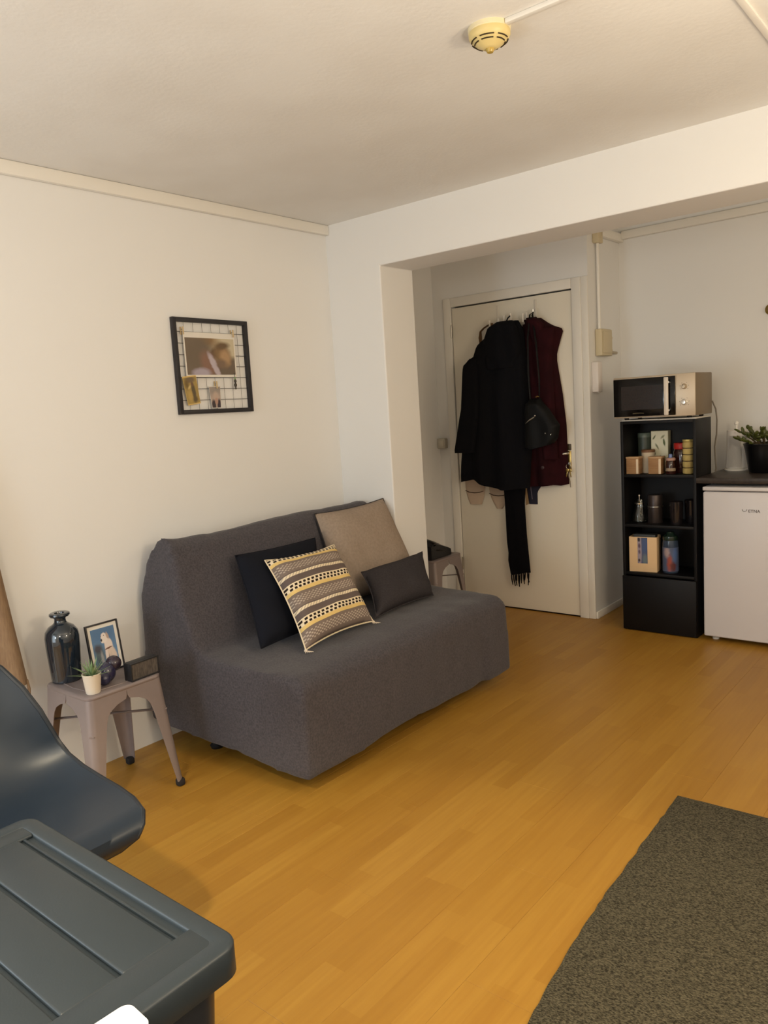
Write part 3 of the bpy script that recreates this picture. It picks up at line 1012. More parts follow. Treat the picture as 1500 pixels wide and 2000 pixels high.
# ------------------------------------------------------------------ wall boxes by the corner
M_beige = mat('beige_box', (204, 190, 158), 0.5)
jb = thing('junction_box', 'beige wall box with conduit, on the corner beside the door', 'wall box', (XJ, 1.47, 1.69))
MB().span((0, -0.085, -0.075), (0.045, 0.072, 0.085), 0.008).build('box', M_beige, jb)
MB().span((0.045, -0.07, -0.06), (0.050, 0.057, 0.07), 0.003).build('cover', M_beige, jb)
for dz in (0.035, -0.04):
    MB().cyl((0.03, 0.072, dz), (0.03, 0.084, dz), 0.010, seg=12).build('cable_gland', M_beige, jb)
MB().cyl((0.018, -0.055, 0.085), (0.018, -0.055, 0.585), 0.0095, seg=14).build('conduit', M_trim, jb)
MB().cyl((0.014, 0.072, -0.052), (0.014, 0.200, -0.052), 0.009, seg=12).build('conduit_stub', mat('grey_conduit', (176, 164, 144), 0.5), jb)
MB().span((0.0, -0.09, 0.585), (0.04, -0.02, 0.66), 0.006).build('elbow_box', M_beige, jb)
ib = thing('wall_phone', 'narrow white intercom box below the beige wall box', 'intercom', (XJ, 1.362, 1.49))
MB().span((0, -0.035, -0.09), (0.042, 0.028, 0.09), 0.006).build('body', mat('white_plastic', (226, 218, 212), 0.4), ib)
MB().span((0, 0.032, -0.095), (0.018, 0.062, 0.088), 0.005).build('side_panel', M_trim, ib)
ls = thing('light_switch', 'small grey light switch box on frame side left of the door', 'switch', (-0.212, YD, 1.118))
MB().span((-0.045, -0.036, -0.034), (0.020, 0, 0.034), 0.004).build('box', mat('grey_switch', (200, 194, 180), 0.5), ls)
MB().span((-0.034, -0.042, -0.022), (0.010, -0.035, 0.022), 0.003).build('rocker', bpy.data.materials['grey_switch'], ls)
yd = thing('wall_ornament', 'brassy yellow round wall ornament at right edge above worktop', 'ornament', (1.752, YK, 1.802))
MB().lathe([(0.030, 0), (0.032, 0.006), (0.026, 0.012), (0.010, 0.016), (0.008, 0.03)], 24, (0, 0, 0), Matrix.Rotation(PI / 2, 3, 'X')).build('rosette', mat('old_brass', (150, 126, 64), 0.4, 0.6), yd)
MB().sphere((0, -0.036, 0), 0.014, 14, 10).build('knob_head', bpy.data.materials['old_brass'], yd)

# ------------------------------------------------------------------ coats on the door
def cloth_rows(L, R, yback, thick, nrow=40, ncol=18, folds=4, famp=0.35, seed=0, hem=None, flatback=0.0015):
    """a hanging garment: rows from top to bottom between a left and a right outline, rounded towards the room, with vertical folds"""
    def at(poly, q):
        # arc parameter by height
        z = zt + (zb - zt) * q
        for (x0, z0), (x1, z1) in zip(poly, poly[1:]):
            if (z0 - z) * (z1 - z) <= 0 and z0 != z1:
                k_ = (z0 - z) / (z0 - z1)
                return x0 + (x1 - x0) * k_
        return poly[0][0] if z > poly[0][1] else poly[-1][0]
    zt = max(L[0][1], R[0][1])
    zb = min(L[-1][1], R[-1][1])
    b = MB()
    fr_, bk_ = [], []
    for i in range(nrow + 1):
        q = i / nrow
        z = zt + (zb - zt) * q
        xl, xr = at(L, q), at(R, q)
        f, k2 = [], []
        for j in range(ncol + 1):
            u = j / ncol
            a = 2 * u - 1
            x = xl + (xr - xl) * u
            zz = z
            if hem:
                hz = hem[0][1]
                for (h0, z0), (h1, z1) in zip(hem, hem[1:]):
                    if h0 <= x <= h1:
                        hz = z0 + (z1 - z0) * (x - h0) / (h1 - h0)
                        break
                else:
                    hz = hem[-1][1] if x > hem[-1][0] else hem[0][1]
                zz = zt + (hz - zt) * q
            prof = max(0.0, 1 - abs(a) ** 3) ** 0.5
            top = min(1.0, 0.35 + q * 6)
            fo = 1 + famp * (math.sin(u * folds * 2 * PI + seed + 1.2 * math.sin(q * 3 + seed)) * (0.3 + 0.7 * q)) + 0.25 * noise.noise(Vector((x * 9 + seed, zz * 5, seed)))
            d = thick * prof * top * fo
            f.append(b.bm.verts.new((x, yback - flatback - max(0.0, d), zz)))
            k2.append(b.bm.verts.new((x, yback, zz)))
        fr_.append(f)
        bk_.append(k2)
    for i in range(nrow):
        for j in range(ncol):
            b.bm.faces.new((fr_[i][j], fr_[i][j + 1], fr_[i + 1][j + 1], fr_[i + 1][j]))
            b.bm.faces.new((bk_[i][j], bk_[i + 1][j], bk_[i + 1][j + 1], bk_[i][j + 1]))
        b.bm.faces.new((fr_[i][0], fr_[i + 1][0], bk_[i + 1][0], bk_[i][0]))
        b.bm.faces.new((fr_[i][-1], bk_[i][-1], bk_[i + 1][-1], fr_[i + 1][-1]))
    for j in range(ncol):
        b.bm.faces.new((fr_[0][j], bk_[0][j], bk_[0][j + 1], fr_[0][j + 1]))
        b.bm.faces.new((fr_[-1][j], fr_[-1][j + 1], bk_[-1][j + 1], bk_[-1][j]))
    return b
M_bcoat = mat('black_wool', (15, 15, 19), 0.95, bump=(90, 0.4, 0.002), spec=0.15)
M_rcoat = mat('dark_red_wool', (46, 15, 20), 0.95, var=(14, (38, 13, 17)), bump=(90, 0.4, 0.002), spec=0.15)
M_scarf = mat('black_knit', (14, 13, 16), 0.95, bump=(160, 0.6, 0.002), spec=0.1)

rail = thing('hook_rail', 'white over-door hook rail carrying the coats', 'hook rail', (0.0, YD - 0.004, 1.87))
M_rail = mat('white_enamel', (222, 214, 200), 0.35)
MB().span((0.20, -0.006, -0.030), (0.565, 0, -0.002), 0.002).build('back_bar', M_rail, rail)
for x, h_ in ((0.222, 0.026), (0.288, 0.030), (0.327, 0.042), (0.376, 0.052), (0.462, 0.042), (0.490, 0.042), (0.535, 0.056)):
    MB().tube([(x, -0.006, -0.02), (x, -0.045, -0.022), (x, -0.058, -0.010), (x, -0.060, h_)], [0.006, 0.006, 0.006, 0.0075], 8).build('hook', M_rail if x < 0.5 else M_steel, rail)
for x in (0.25, 0.52):
    MB().span((x - 0.008, -0.004, -0.005), (x + 0.008, -0.001, DZ - 1.87 - 0.03), 0.0008).build('hanger_strap', M_rail, rail)

bc = thing('coat', 'long black coat hanging at left on the door hooks', 'coat', (0, 0, 0))
L = [(0.30, 1.868), (0.261, 1.843), (0.22, 1.778), (0.16, 1.733), (0.128, 1.655), (0.075, 1.640), (0.060, 1.409), (0.03, 1.244), (0.012, 1.077), (-0.017, 0.862)]
R_ = [(0.455, 1.868), (0.485, 1.817), (0.505, 1.631), (0.506, 1.321), (0.516, 1.069), (0.492, 0.83)]
hem = [(-0.017, 0.862), (0.045, 0.873), (0.113, 0.887), (0.19, 0.855), (0.266, 0.833), (0.341, 0.821), (0.492, 0.83)]
cloth_rows(L, R_, 1.20, 0.085, 56, 26, 3, 0.22, 0.4, hem).build('body', M_bcoat, bc, ang=70)
L2 = [(0.131, 1.648), (0.090, 1.632), (0.062, 1.344), (-0.004, 1.084)]
R2 = [(0.215, 1.66), (0.20, 1.337), (0.152, 1.064)]
cloth_rows(L2, R2, 1.13, 0.05, 30, 14, 1, 0.1, 2.0).build('sleeve', M_bcoat, bc, ang=70)
L3 = [(0.33, 1.868), (0.27, 1.835), (0.23, 1.76), (0.225, 1.66), (0.26, 1.58)]
R3 = [(0.44, 1.868), (0.47, 1.82), (0.49, 1.74), (0.485, 1.66), (0.45, 1.58)]
cloth_rows(L3, R3, 1.155, 0.06, 24, 16, 2, 0.15, 1.0).build('hood', M_bcoat, bc, ang=70)
MB().tube([(0.372, 1.20, 1.875), (0.374, 1.215, 1.893), (0.376, 1.235, 1.905)], 0.004, 6).build('hanging_loop', M_bcoat, bc)

rc = thing('coat', 'dark red wool coat hanging at right on the door hooks', 'coat', (0, 0, 0))
L = [(0.45, 1.866), (0.425, 1.80), (0.42, 1.453), (0.41, 0.85)]
R_ = [(0.565, 1.873), (0.636, 1.822), (0.705, 1.795), (0.712, 1.786), (0.694, 1.737), (0.665, 1.649), (0.664, 1.603), (0.695, 1.402), (0.713, 1.216), (0.719, 0.845)]
hem = [(0.37, 0.828), (0.56, 0.838), (0.64, 0.846), (0.69, 0.842), (0.719, 0.848)]
cloth_rows(L, R_, 1.285, 0.075, 54, 20, 2, 0.3, 1.7, hem).build('body', M_rcoat, rc, ang=70)
L2 = [(0.565, 1.80), (0.56, 1.60), (0.575, 1.30), (0.585, 1.02)]
R2 = [(0.685, 1.79), (0.665, 1.62), (0.675, 1.30), (0.685, 1.01)]
cloth_rows(L2, R2, 1.215, 0.04, 30, 12, 1, 0.15, 0.3).build('sleeve', M_rcoat, rc, ang=70)
cloth_rows([(0.50, 1.876), (0.51, 1.80), (0.56, 1.70)], [(0.57, 1.874), (0.62, 1.828), (0.60, 1.70)], 1.215, 0.03, 16, 10, 1, 0.1, 0.2).build('collar', M_rcoat, rc, ang=70)
for z in (1.36, 1.10, 0.96):
    MB().lathe([(0.0, 0.0), (0.010, 0.0), (0.011, 0.003), (0.006, 0.005), (0, 0.005)], 14, (0.60, 1.172, z), Matrix.Rotation(PI / 2, 3, 'X')).build('button', mat('coat_button', (58, 40, 40), 0.35) if z == 1.36 else bpy.data.materials['coat_button'], rc)

scf = thing('scarf', 'long black knitted scarf with tasselled end hanging below the coats', 'scarf', (0, 0, 0))
L = [(0.335, 1.86), (0.30, 1.3), (0.288, 0.95), (0.283, 0.868), (0.291, 0.718), (0.294, 0.464), (0.302, 0.397), (0.298, 0.34), (0.312, 0.262)]
R_ = [(0.40, 1.86), (0.40, 1.3), (0.42, 0.95), (0.45, 0.88), (0.452, 0.86), (0.436, 0.722), (0.443, 0.507), (0.452, 0.374), (0.460, 0.262)]
hemz = [(0.29, 0.268), (0.33, 0.252), (0.38, 0.262), (0.43, 0.276), (0.462, 0.276)]
cloth_rows(L, R_, 1.226, 0.016, 60, 14, 2, 0.3, 0.9, hemz).build('knit', M_scarf, scf, ang=70)
rf = random.Random(5)
for k in range(11):
    x = 0.320 + 0.0130 * k
    zt = 0.262 + 0.014 * (k / 10)
    ln = 0.05 + 0.045 * rf.random()
    dx = rf.uniform(-0.014, 0.014)
    MB().tube([(x, 1.222, zt + 0.012), (x + dx * 0.4, 1.219, zt - ln * 0.5), (x + dx, 1.222, zt - ln)], [0.0036, 0.0045, 0.0028], 6).build('tassel', M_scarf, scf)

bg = thing('shoulder_bag', 'black bag with silver zips hanging in front of the dark red coat', 'bag', (0, 0, 0))
M_bag = mat('black_bag', (9, 9, 10), 0.6, bump=(30, 0.2, 0.003), spec=0.25)
cloth_rows([(0.545, 1.385), (0.515, 1.345), (0.505, 1.30), (0.498, 1.10)], [(0.62, 1.372), (0.672, 1.315), (0.738, 1.20), (0.722, 1.12), (0.70, 1.10)], 1.150, 0.052, 26, 16, 1, 0.08, 0.5, [(0.49, 1.095), (0.56, 1.078), (0.66, 1.10), (0.75, 1.135)]).build('pouch', M_bag, bg, ang=60)
MB().tube([(0.55, 1.140, 1.37), (0.54, 1.145, 1.55), (0.536, 1.158, 1.75), (0.535, 1.200, 1.892), (0.537, 1.246, 1.912), (0.548, 1.205, 1.89), (0.60, 1.145, 1.70), (0.615, 1.140, 1.50), (0.612, 1.138, 1.36)], 0.006, 8, 0.35).build('strap', M_bag, bg)
MB().tube([(0.535, 1.097, 1.238), (0.565, 1.092, 1.256), (0.60, 1.090, 1.274)], [0.002, 0.0042, 0.0034], 6).build('zip', M_chrome, bg)
MB().sphere((0.604, 1.090, 1.282), 0.006, 10, 8).build('zip_pull', M_chrome, bg)
MB().sphere((0.695, 1.108, 1.165), 0.0048, 10, 8).build('stud', M_chrome, bg)
MB().sphere((0.664, 1.098, 1.174), 0.0038, 10, 8).build('stud', M_steel, bg)
MB().tube([(0.598, 1.120, 1.392), (0.609, 1.117, 1.397), (0.620, 1.119, 1.394)], 0.004, 6).build('buckle', M_brass, bg)

nv = thing('jacket_sleeve', 'navy garment end with pale stripe peeking below the coats', 'garment', (0, 0, 0))
M_nv = mat('navy_cloth', (34, 32, 48), 0.9)
cloth_rows([(0.412, 1.0), (0.413, 0.896), (0.418, 0.797), (0.429, 0.712)], [(0.56, 1.0), (0.545, 0.864), (0.490, 0.791), (0.489, 0.72)], 1.298, 0.005, 20, 10, 1, 0.1, 0.1).build('cloth', M_nv, nv, ang=70)
MB().tube([(0.446, 1.2895, 0.87), (0.450, 1.2895, 0.80), (0.456, 1.2895, 0.745)], 0.0045, 6, 0.3).build('stripe', mat('pale_stripe', (120, 112, 124), 0.8), nv)
MB().prism([(0.392, 0.95), (0.408, 0.95), (0.424, 0.712), (0.404, 0.704)], 1.300, 1.302).build('tan_edging', mat('tan_cloth', (176, 146, 108), 0.85), nv)

M_pale = mat('pale_pink_cloth', (196, 176, 156), 0.9, bump=(60, 0.3, 0.002))
M_band = mat('brown_band', (66, 48, 40), 0.8)
def pouch(label, x0, x1, zt, zb, zband, rnd):
    t = thing('hanging_pouch', label, 'pouch', (0, 0, 0))
    xm, hw = (x0 + x1) / 2, (x1 - x0) / 2
    Lp, Rp = [], []
    for i in range(9):
        q = i / 8
        z = zt + (zb - zt) * q
        w = hw * (1 - rnd * max(0, q - 0.55) ** 2 * 4)
        Lp.append((xm - w, z))
        Rp.append((xm + w, z))
    cloth_rows(Lp, Rp, 1.297, 0.012, 18, 10, 1, 0.02, 0.3).build('upper', M_pale, t, ang=70)
    MB().tube([(xm - hw * 0.92, 1.284, zband + 0.012), (xm - hw * 0.5, 1.281, zband), (xm, 1.280, zband - 0.003), (xm + hw * 0.5, 1.281, zband), (xm + hw * 0.92, 1.284, zband + 0.010)], [0.0035, 0.0055, 0.006, 0.0055, 0.0035], 8, 0.5).build('band', M_band, t)
    return t
pouch('pale cloth pouch with dark band below black coat hem, nearer the hinges', -0.056, 0.100, 0.99, 0.700, 0.782, 0.5)
pouch('pale cloth pouch with dark band below black coat hem, next to the scarf', 0.132, 0.285, 0.99, 0.676, 0.766, 0.9)

bsb = thing('bag_strap', 'brown strap loop showing beside the black coat shoulder', 'strap', (0, 0, 0))
MB().tube([(0.121, 1.292, 1.70), (0.118, 1.291, 1.80), (0.122, 1.291, 1.838), (0.15, 1.289, 1.858), (0.19, 1.287, 1.874), (0.222, 1.268, 1.877), (0.222, 1.262, 1.868), (0.20, 1.285, 1.83), (0.165, 1.291, 1.78), (0.14, 1.292, 1.70)], 0.012, 8, 0.3).build('strap_loop', mat('brown_leather', (118, 88, 56), 0.5), bsb)

# ------------------------------------------------------------------ kitchen corner: tower shelf, microwave, fridge, worktop
CX1, CX2, CY1, CY2, CH = 1.092, 1.514, 1.19, 1.455, 1.222
M_blackw = mat('black_brown_board', (13, 11, 12), 0.5, bump=(20, 0.08, 0.001), spec=0.3)
cb = thing('shelf_tower', 'tall narrow black shelf tower with cupboard door under the microwave', 'shelf unit', (CX1, CY1, 0))
w_, d_ = CX2 - CX1, CY2 - CY1
tk = 0.016
MB().span((0, 0.0, 0), (tk, d_, CH), 0.001).build('side_panel', M_blackw, cb)
MB().span((w_ - tk, 0.0, 0), (w_, d_, CH), 0.001).build('side_panel', M_blackw, cb)
MB().span((tk, 0.0, CH - tk), (w_ - tk, d_, CH), 0.001).build('top_panel', M_blackw, cb)
MB().span((tk, d_ - 0.006, 0.04), (w_ - tk, d_, CH - tk)).build('back_panel', M_blackw, cb)
SH = (0.918, 0.630, 0.348)
for z in SH:
    MB().span((tk, 0.0, z - tk), (w_ - tk, d_ - 0.006, z), 0.001).build('shelf', M_blackw, cb)
MB().span((tk, 0.004, 0.012), (w_ - tk, d_ - 0.006, 0.03), 0.001).build('bottom_panel', M_blackw, cb)
dr = MB().span((0.001, -0.016, 0.006), (w_ - 0.001, -0.001, 0.326), 0.0015).build('cupboard_door', M_blackw, cb)
MB().span((tk, 0.02, 0.0), (w_ - tk, 0.035, 0.012)).build('plinth', M_blackw, cb)

wm = thing('white_board', 'thin white board lying on the shelf tower under the microwave', 'board', (1.303, 1.33, CH))
MB().box((0.0, 0.0, 0.0035), (0.415, 0.25, 0.007), 0.001).build('board', M_white, wm)

M_mwb = mat('champagne_metal', (196, 180, 158), 0.38, 0.35)
M_mwside = mat('bronze_grey_casing', (128, 110, 84), 0.42, 0.3)
M_blackgl = mat('black_glass', (10, 8, 9), 0.12, spec=0.35)
M_mwwin = mat('mesh_window', (40, 29, 24), 0.2, var=(260, (26, 20, 18)), spec=0.35)
mw = thing('microwave', 'silver microwave with black glass door on top of the shelf tower', 'microwave', (1.068, 1.165, CH + 0.007))
mwW, mwD, mwH = 0.452, 0.300, 0.240
Z0 = 0.012
MB().span((0.002, 0.012, Z0), (mwW - 0.002, mwD, mwH), 0.004).build('casing', M_mwside, mw)
MB().span((0, 0.0, Z0), (mwW, 0.014, mwH), 0.003).build('front_panel', M_mwb, mw)
md_ = MB().span((0.004, -0.012, Z0 + 0.008), (0.350, 0.0, mwH - 0.010), 0.003).build('door', M_blackgl, mw)
MB().span((0.050, -0.0125, Z0 + 0.045), (0.285, -0.0115, mwH - 0.052)).build('window', M_mwwin, md_)
hd = MB().span((0.300, -0.046, Z0 + 0.010), (0.324, -0.034, mwH - 0.014), 0.004).build('door_handle', mat('satin_handle', (222, 212, 200), 0.4, 0.1), md_)
for z in (Z0 + 0.035, mwH - 0.042):
    MB().cyl((0.322, -0.012, z), (0.322, -0.038, z), 0.006, seg=12).build('handle_post', M_chrome, md_)
MB().tube([(0.115, -0.0128, Z0 + 0.024), (0.135, -0.0128, Z0 + 0.0265), (0.160, -0.0128, Z0 + 0.0265), (0.178, -0.0128, Z0 + 0.0245)], 0.0014, 6).build('badge', mat('badge_silver', (176, 164, 128), 0.3, 0.6), md_)
Mx = Matrix.Rotation(PI / 2, 3, 'X')
def knob(z, m, r):
    k_ = MB().lathe([(r, 0.0), (r, 0.003), (r * 0.82, 0.006), (r * 0.74, 0.018), (r * 0.62, 0.021), (0, 0.022)], 24, (0.396, -0.0005, z), Mx).build('knob', m, mw)
    b = MB()
    b.box((0.396, -0.0232, z + r * 0.36), (0.002, 0.001, r * 0.5))
    b.build('pointer', M_slot, k_)
    for a in (-2.2, -1.4, -0.6, 0.6, 1.4, 2.2):
        q = MB()
        q.box((0.396 + 1.5 * r * math.sin(a), -0.0006, z + 1.5 * r * math.cos(a)), (0.004, 0.0008, 0.0024), 0, 2, Matrix.Rotation(a, 3, 'Y'))
        q.build('dial_mark', mat('dial_grey', (92, 82, 72), 0.6) if 'dial_grey' not in bpy.data.materials else bpy.data.materials['dial_grey'], mw)
knob(0.170, M_mwb, 0.015)
knob(0.086, mat('bright_knob', (226, 222, 214), 0.2, 0.3), 0.017)
for x in (0.05, mwW - 0.05):
    for y in (0.06, mwD - 0.04):
        MB().lathe([(0.011, 0), (0.013, 0.004), (0.013, Z0 + 0.002)], 12, (x, y, 0)).build('foot', M_rubber, mw)

pc = thing('power_cord', 'grey power cord hanging behind right edge of the shelf tower', 'cord', (0, 0, 0))
MB().tube([(1.517, 1.470, 1.31), (1.535, 1.475, 1.262), (1.542, 1.470, 1.20), (1.540, 1.468, 1.12), (1.530, 1.466, 1.05), (1.532, 1.466, 1.0), (1.537, 1.466, 0.93), (1.534, 1.466, 0.909)], 0.0042, 8).build('cord', mat('grey_cable', (112, 104, 94), 0.5), pc)

# worktop and fridge
M_wt = mat('dark_stone_worktop', (52, 45, 42), 0.32, var=(45, (66, 58, 52)))
wt = thing('worktop', 'dark speckled kitchen worktop over the white fridge', 'worktop', (1.520, 1.165, 0))
MB().span((0, 0, 0.874), (XR - 1.525, YK - 1.165, 0.905), 0.004).build('top', M_wt, wt)
MB().span((0.0, YK - 1.165 - 0.03, 0.0), (XR - 1.525, YK - 1.165, 0.874)).build('rear_support', M_trim, wt, smooth=False)
MB().span((1.2, 0.06, 0.0), (1.218, YK - 1.165 - 0.03, 0.874)).build('end_panel', M_trim, wt, smooth=False)
M_fr = mat('fridge_white', (212, 209, 212), 0.35)
fg = thing('fridge', 'white undercounter fridge with raised logo below the worktop', 'fridge', (1.555, 1.165, 0))
FRW = 0.50
MB().span((0.004, 0.045, 0.03), (FRW - 0.004, 0.54, 0.835), 0.004).build('cabinet', M_fr, fg)
MB().span((0, -0.004, 0.836), (FRW, 0.54, 0.857), 0.005).build('top_panel', M_fr, fg)
fd = MB().span((0, 0.0, 0.028), (FRW, 0.042, 0.831), 0.010, 3).build('door', M_fr, fg)
M_logo = mat('logo_grey', (84, 74, 66), 0.35, 0.4)
text_mesh('logo_lettering', 'ETNA', 0.022, M_logo, fd, (0.259, -0.0006, 0.7315), (PI / 2, 0, 0), depth=0.0012, width=0.056)
MB().tube([(0.200, -0.001, 0.7415), (0.203, -0.001, 0.733), (0.212, -0.001, 0.7285), (0.221, -0.001, 0.733), (0.224, -0.001, 0.7415)], 0.0032, 8, 0.3).build('logo_mark', M_logo, fd)
for x in (0.045, FRW - 0.045):
    for y in (0.07, 0.48):
        MB().lathe([(0.018, 0), (0.018, 0.01), (0.012, 0.012), (0.012, 0.032)], 14, (x, y, 0)).build('foot', M_trim, fg)

# kitchen roll and succulent
ZW = 0.905
kr_ = thing('kitchen_roll', 'white paper kitchen roll on an upright holder on the worktop', 'paper roll', (1.612, 1.60, ZW))
MB().lathe([(0.064, 0), (0.066, 0.006), (0.058, 0.012), (0, 0.013)], 28).build('holder_base', M_trim, kr_)
M_paper = mat('tissue_paper', (226, 220, 212), 0.9, bump=(120, 0.4, 0.002))
b = MB()
b.lathe([(0.018, 0.014), (0.060, 0.014), (0.054, 0.10), (0.052, 0.226), (0.050, 0.229), (0.018, 0.229)], 32)
b.lathe([(0.0185, 0.228), (0.0185, 0.015)], 20, cap=False)
b.build('paper_roll', M_paper, kr_)
b = MB()
rr = [(0.0605 * math.cos(a), 0.0605 * math.sin(a)) for a in (-2.1, -1.8, -1.5, -1.2, -0.9)]
sheet = [(x, y - 0.003) for x, y in rr]
b.faces([(x * s_, y * s_, z) for z, s_ in ((0.02, 1.03), (0.20, 0.90)) for x, y in sheet], [(k_, k_ + 1, k_ + 6, k_ + 5) for k_ in range(4)])
bmesh.ops.solidify(b.bm, geom=b.bm.faces[:], thickness=0.001)
b.build('loose_sheet', M_paper, kr_)
MB().cyl((0, 0, 0.012), (0, 0, 0.262), 0.0075, seg=12).sphere((0, 0, 0.268), 0.0125, 12, 8).build('holder_rod', M_trim, kr_)
sp_ = thing('potted_succulent', 'bushy green succulent in black pot at right end of worktop', 'plant', (1.785, 1.50, ZW))
M_bpot = mat('black_ceramic', (12, 11, 12), 0.3)
pb = MB().lathe([(0, 0), (0.078, 0), (0.083, 0.005), (0.100, 0.12), (0.107, 0.150), (0.110, 0.158), (0.103, 0.160), (0.097, 0.148), (0, 0.146)], 36).build('pot', M_bpot, sp_)
M_succ = mat('dark_green_leaf', (58, 68, 26), 0.35, var=(20, (84, 88, 34)))
M_stem = mat('brown_stem', (72, 60, 34), 0.8)
rs = random.Random(11)
leafm = MB().sphere((0, 0, 0.016), 0.016, 10, 8, (0.62, 0.34, 1.0)).build('leaf', M_succ, sp_)
leaf_used = False
for k in range(16):
    az = k * 2.39996
    el = 0.02 + 1.0 * ((k * 7) % 16) / 16
    ln = 0.085 + 0.04 * rs.random()
    base = Vector((0.03 * math.cos(az), 0.03 * math.sin(az), 0.150))
    dirv = Vector((math.cos(az) * math.cos(el), math.sin(az) * math.cos(el), 0.62 * math.sin(el) + 0.16)).normalized()
    tip = base + dirv * ln
    MB().tube([base, base + dirv * ln * 0.6 + Vector((0, 0, 0.004)), tip], [0.0045, 0.0035, 0.0025], 6).build('stem', M_stem, sp_)
    for q in range(7):
        o = leafm if not leaf_used else leafm.copy()
        if leaf_used:
            COL.objects.link(o)
        leaf_used = True
        pos = base + dirv * ln * (0.45 + 0.09 * q)
        dv = (dirv + Vector((rs.uniform(-1, 1), rs.uniform(-1, 1), rs.uniform(-0.25, 1))) * 0.8).normalized()
        o.location = pos
        o.rotation_euler = dv.to_track_quat('Z', 'Y').to_euler()
        s_ = 0.85 + 0.5 * rs.random()
        o.scale = (s_, s_, s_)
        o.parent = sp_

# ------------------------------------------------------------------ things on the tower shelves
def on(z):
    return z + 0.0005
Z1, Z2, Z3 = map(on, SH)
M_can = mat('cream_tin', (196, 182, 158), 0.5)
M_brownlid = mat('brown_wood_lid', (120, 84, 56), 0.55)
M_wood = mat('light_brown_board', (164, 126, 86), 0.6, var=(18, (148, 110, 72), (1, 1, 6)))
M_edge = mat('pale_edge', (226, 206, 178), 0.6)
def wood_box(label, x, y):
    t = thing('wooden_box', label, 'box', (x, y, Z1))
    MB().span((-0.036, -0.032, 0), (0.036, 0.032, 0.088), 0.0015).build('body', M_wood, t)
    MB().span((-0.038, -0.034, 0.088), (0.038, 0.034, 0.099), 0.002).build('lid', mat('tan_lid', (184, 150, 112), 0.55) if 'tan_lid' not in bpy.data.materials else bpy.data.materials['tan_lid'], t)
    MB().span((0.022, -0.0335, 0.002), (0.0355, -0.0318, 0.086), 0.0005).build('edge_strip', M_edge, t)
    return t
wood_box('small light brown lidded box at left front of the top shelf', 1.150, 1.245)
wood_box('small light brown lidded box in middle of the top shelf, below the leaf patterned box', 1.278, 1.247)
t = thing('canister', 'cream round canister with brown lid between the two light brown boxes', 'canister', (1.205, 1.315, Z1))
MB().lathe([(0, 0), (0.036, 0), (0.037, 0.003), (0.037, 0.118)], 28).build('body', M_can, t)
MB().lathe([(0.039, 0.118), (0.039, 0.130), (0.036, 0.133), (0, 0.133)], 28).build('lid', M_brownlid, t)
t = thing('canister', 'dark green metal canister at back left of the top shelf', 'canister', (1.150, 1.405, Z1))
M_dgreen = mat('dark_green_tin', (62, 70, 62), 0.4)
MB().lathe([(0, 0), (0.038, 0), (0.038, 0.200)], 28).build('body', M_dgreen, t)
MB().lathe([(0.039, 0.200), (0.039, 0.222), (0.036, 0.226), (0, 0.226)], 28).build('lid', mat('grey_green_lid', (88, 100, 92), 0.35), t)
t = thing('patterned_box', 'pale upright box printed with green leaves at back of top shelf', 'box', (1.243, 1.418, Z1))
M_leafy = print_mat('leaf_print', (230, 226, 200), [(0.18, 0.85, 0.10, 0.03, 0.5, (104, 112, 72), 0.4), (0.35, 0.62, 0.12, 0.035, -0.6, (128, 130, 92), 0.4), (0.78, 0.72, 0.06, 0.10, 0.5, (84, 100, 50), 0.3), (0.7, 0.86, 0.12, 0.03, 0.3, (150, 150, 112), 0.4), (0.2, 0.42, 0.07, 0.03, 0.7, (96, 104, 70), 0.4), (0.5, 0.35, 0.1, 0.03, 0.1, (140, 142, 104), 0.4), (0.85, 0.30, 0.09, 0.03, 0.9, (120, 128, 80), 0.4), (0.6, 0.1, 0.1, 0.03, -0.4, (120, 128, 80), 0.4)])
MB().span((-0.050, -0.024, 0), (0.050, 0.024, 0.235), 0.002).build('carton', mat('pale_carton', (200, 196, 164), 0.6), t)
b = MB()
b.quad_uv([(-0.0485, -0.0246, 0.003), (0.0485, -0.0246, 0.003), (0.0485, -0.0246, 0.232), (-0.0485, -0.0246, 0.232)])
b.build('front_print', M_leafy, t, smooth=False)
t = thing('coffee_jar', 'dark coffee jar with bright red lid on the top shelf', 'jar', (1.395, 1.32, Z1))
M_coffee = mat('dark_red_brown_glass', (44, 16, 14), 0.12, coat=0.3)
MB().lathe([(0, 0), (0.042, 0), (0.045, 0.006), (0.045, 0.115), (0.040, 0.130), (0.038, 0.134)], 28).build('glass', M_coffee, t)
MB().lathe([(0.042, 0.134), (0.043, 0.137), (0.043, 0.164), (0.040, 0.168), (0, 0.168)], 28).build('lid', mat('red_lid', (176, 38, 34), 0.4), t)
t = thing('spice_bottle', 'small dark jar with pinkish collar and blue cap before the red lidded jar', 'jar', (1.362, 1.232, Z1))
MB().lathe([(0, 0), (0.024, 0), (0.026, 0.004), (0.026, 0.068), (0.022, 0.076)], 22).build('glass', M_coffee, t)
MB().lathe([(0.026, 0.076), (0.0265, 0.088), (0.022, 0.092), (0, 0.092)], 22).build('collar', mat('pink_plastic', (176, 140, 128), 0.45), t)
MB().lathe([(0.010, 0.092), (0.010, 0.106), (0.007, 0.112), (0, 0.112)], 16).build('cap', mat('blue_plastic', (112, 130, 178), 0.4), t)
b = MB()
b.lathe([(0.0264, 0.018), (0.0264, 0.034)], 22, cap=False)
b.build('label_band', mat('cream_label', (150, 132, 112), 0.6), t)
t = thing('tin_stack', 'tall yellowish ribbed canister with dark rings at right of top shelf', 'canister', (1.452, 1.255, Z1))
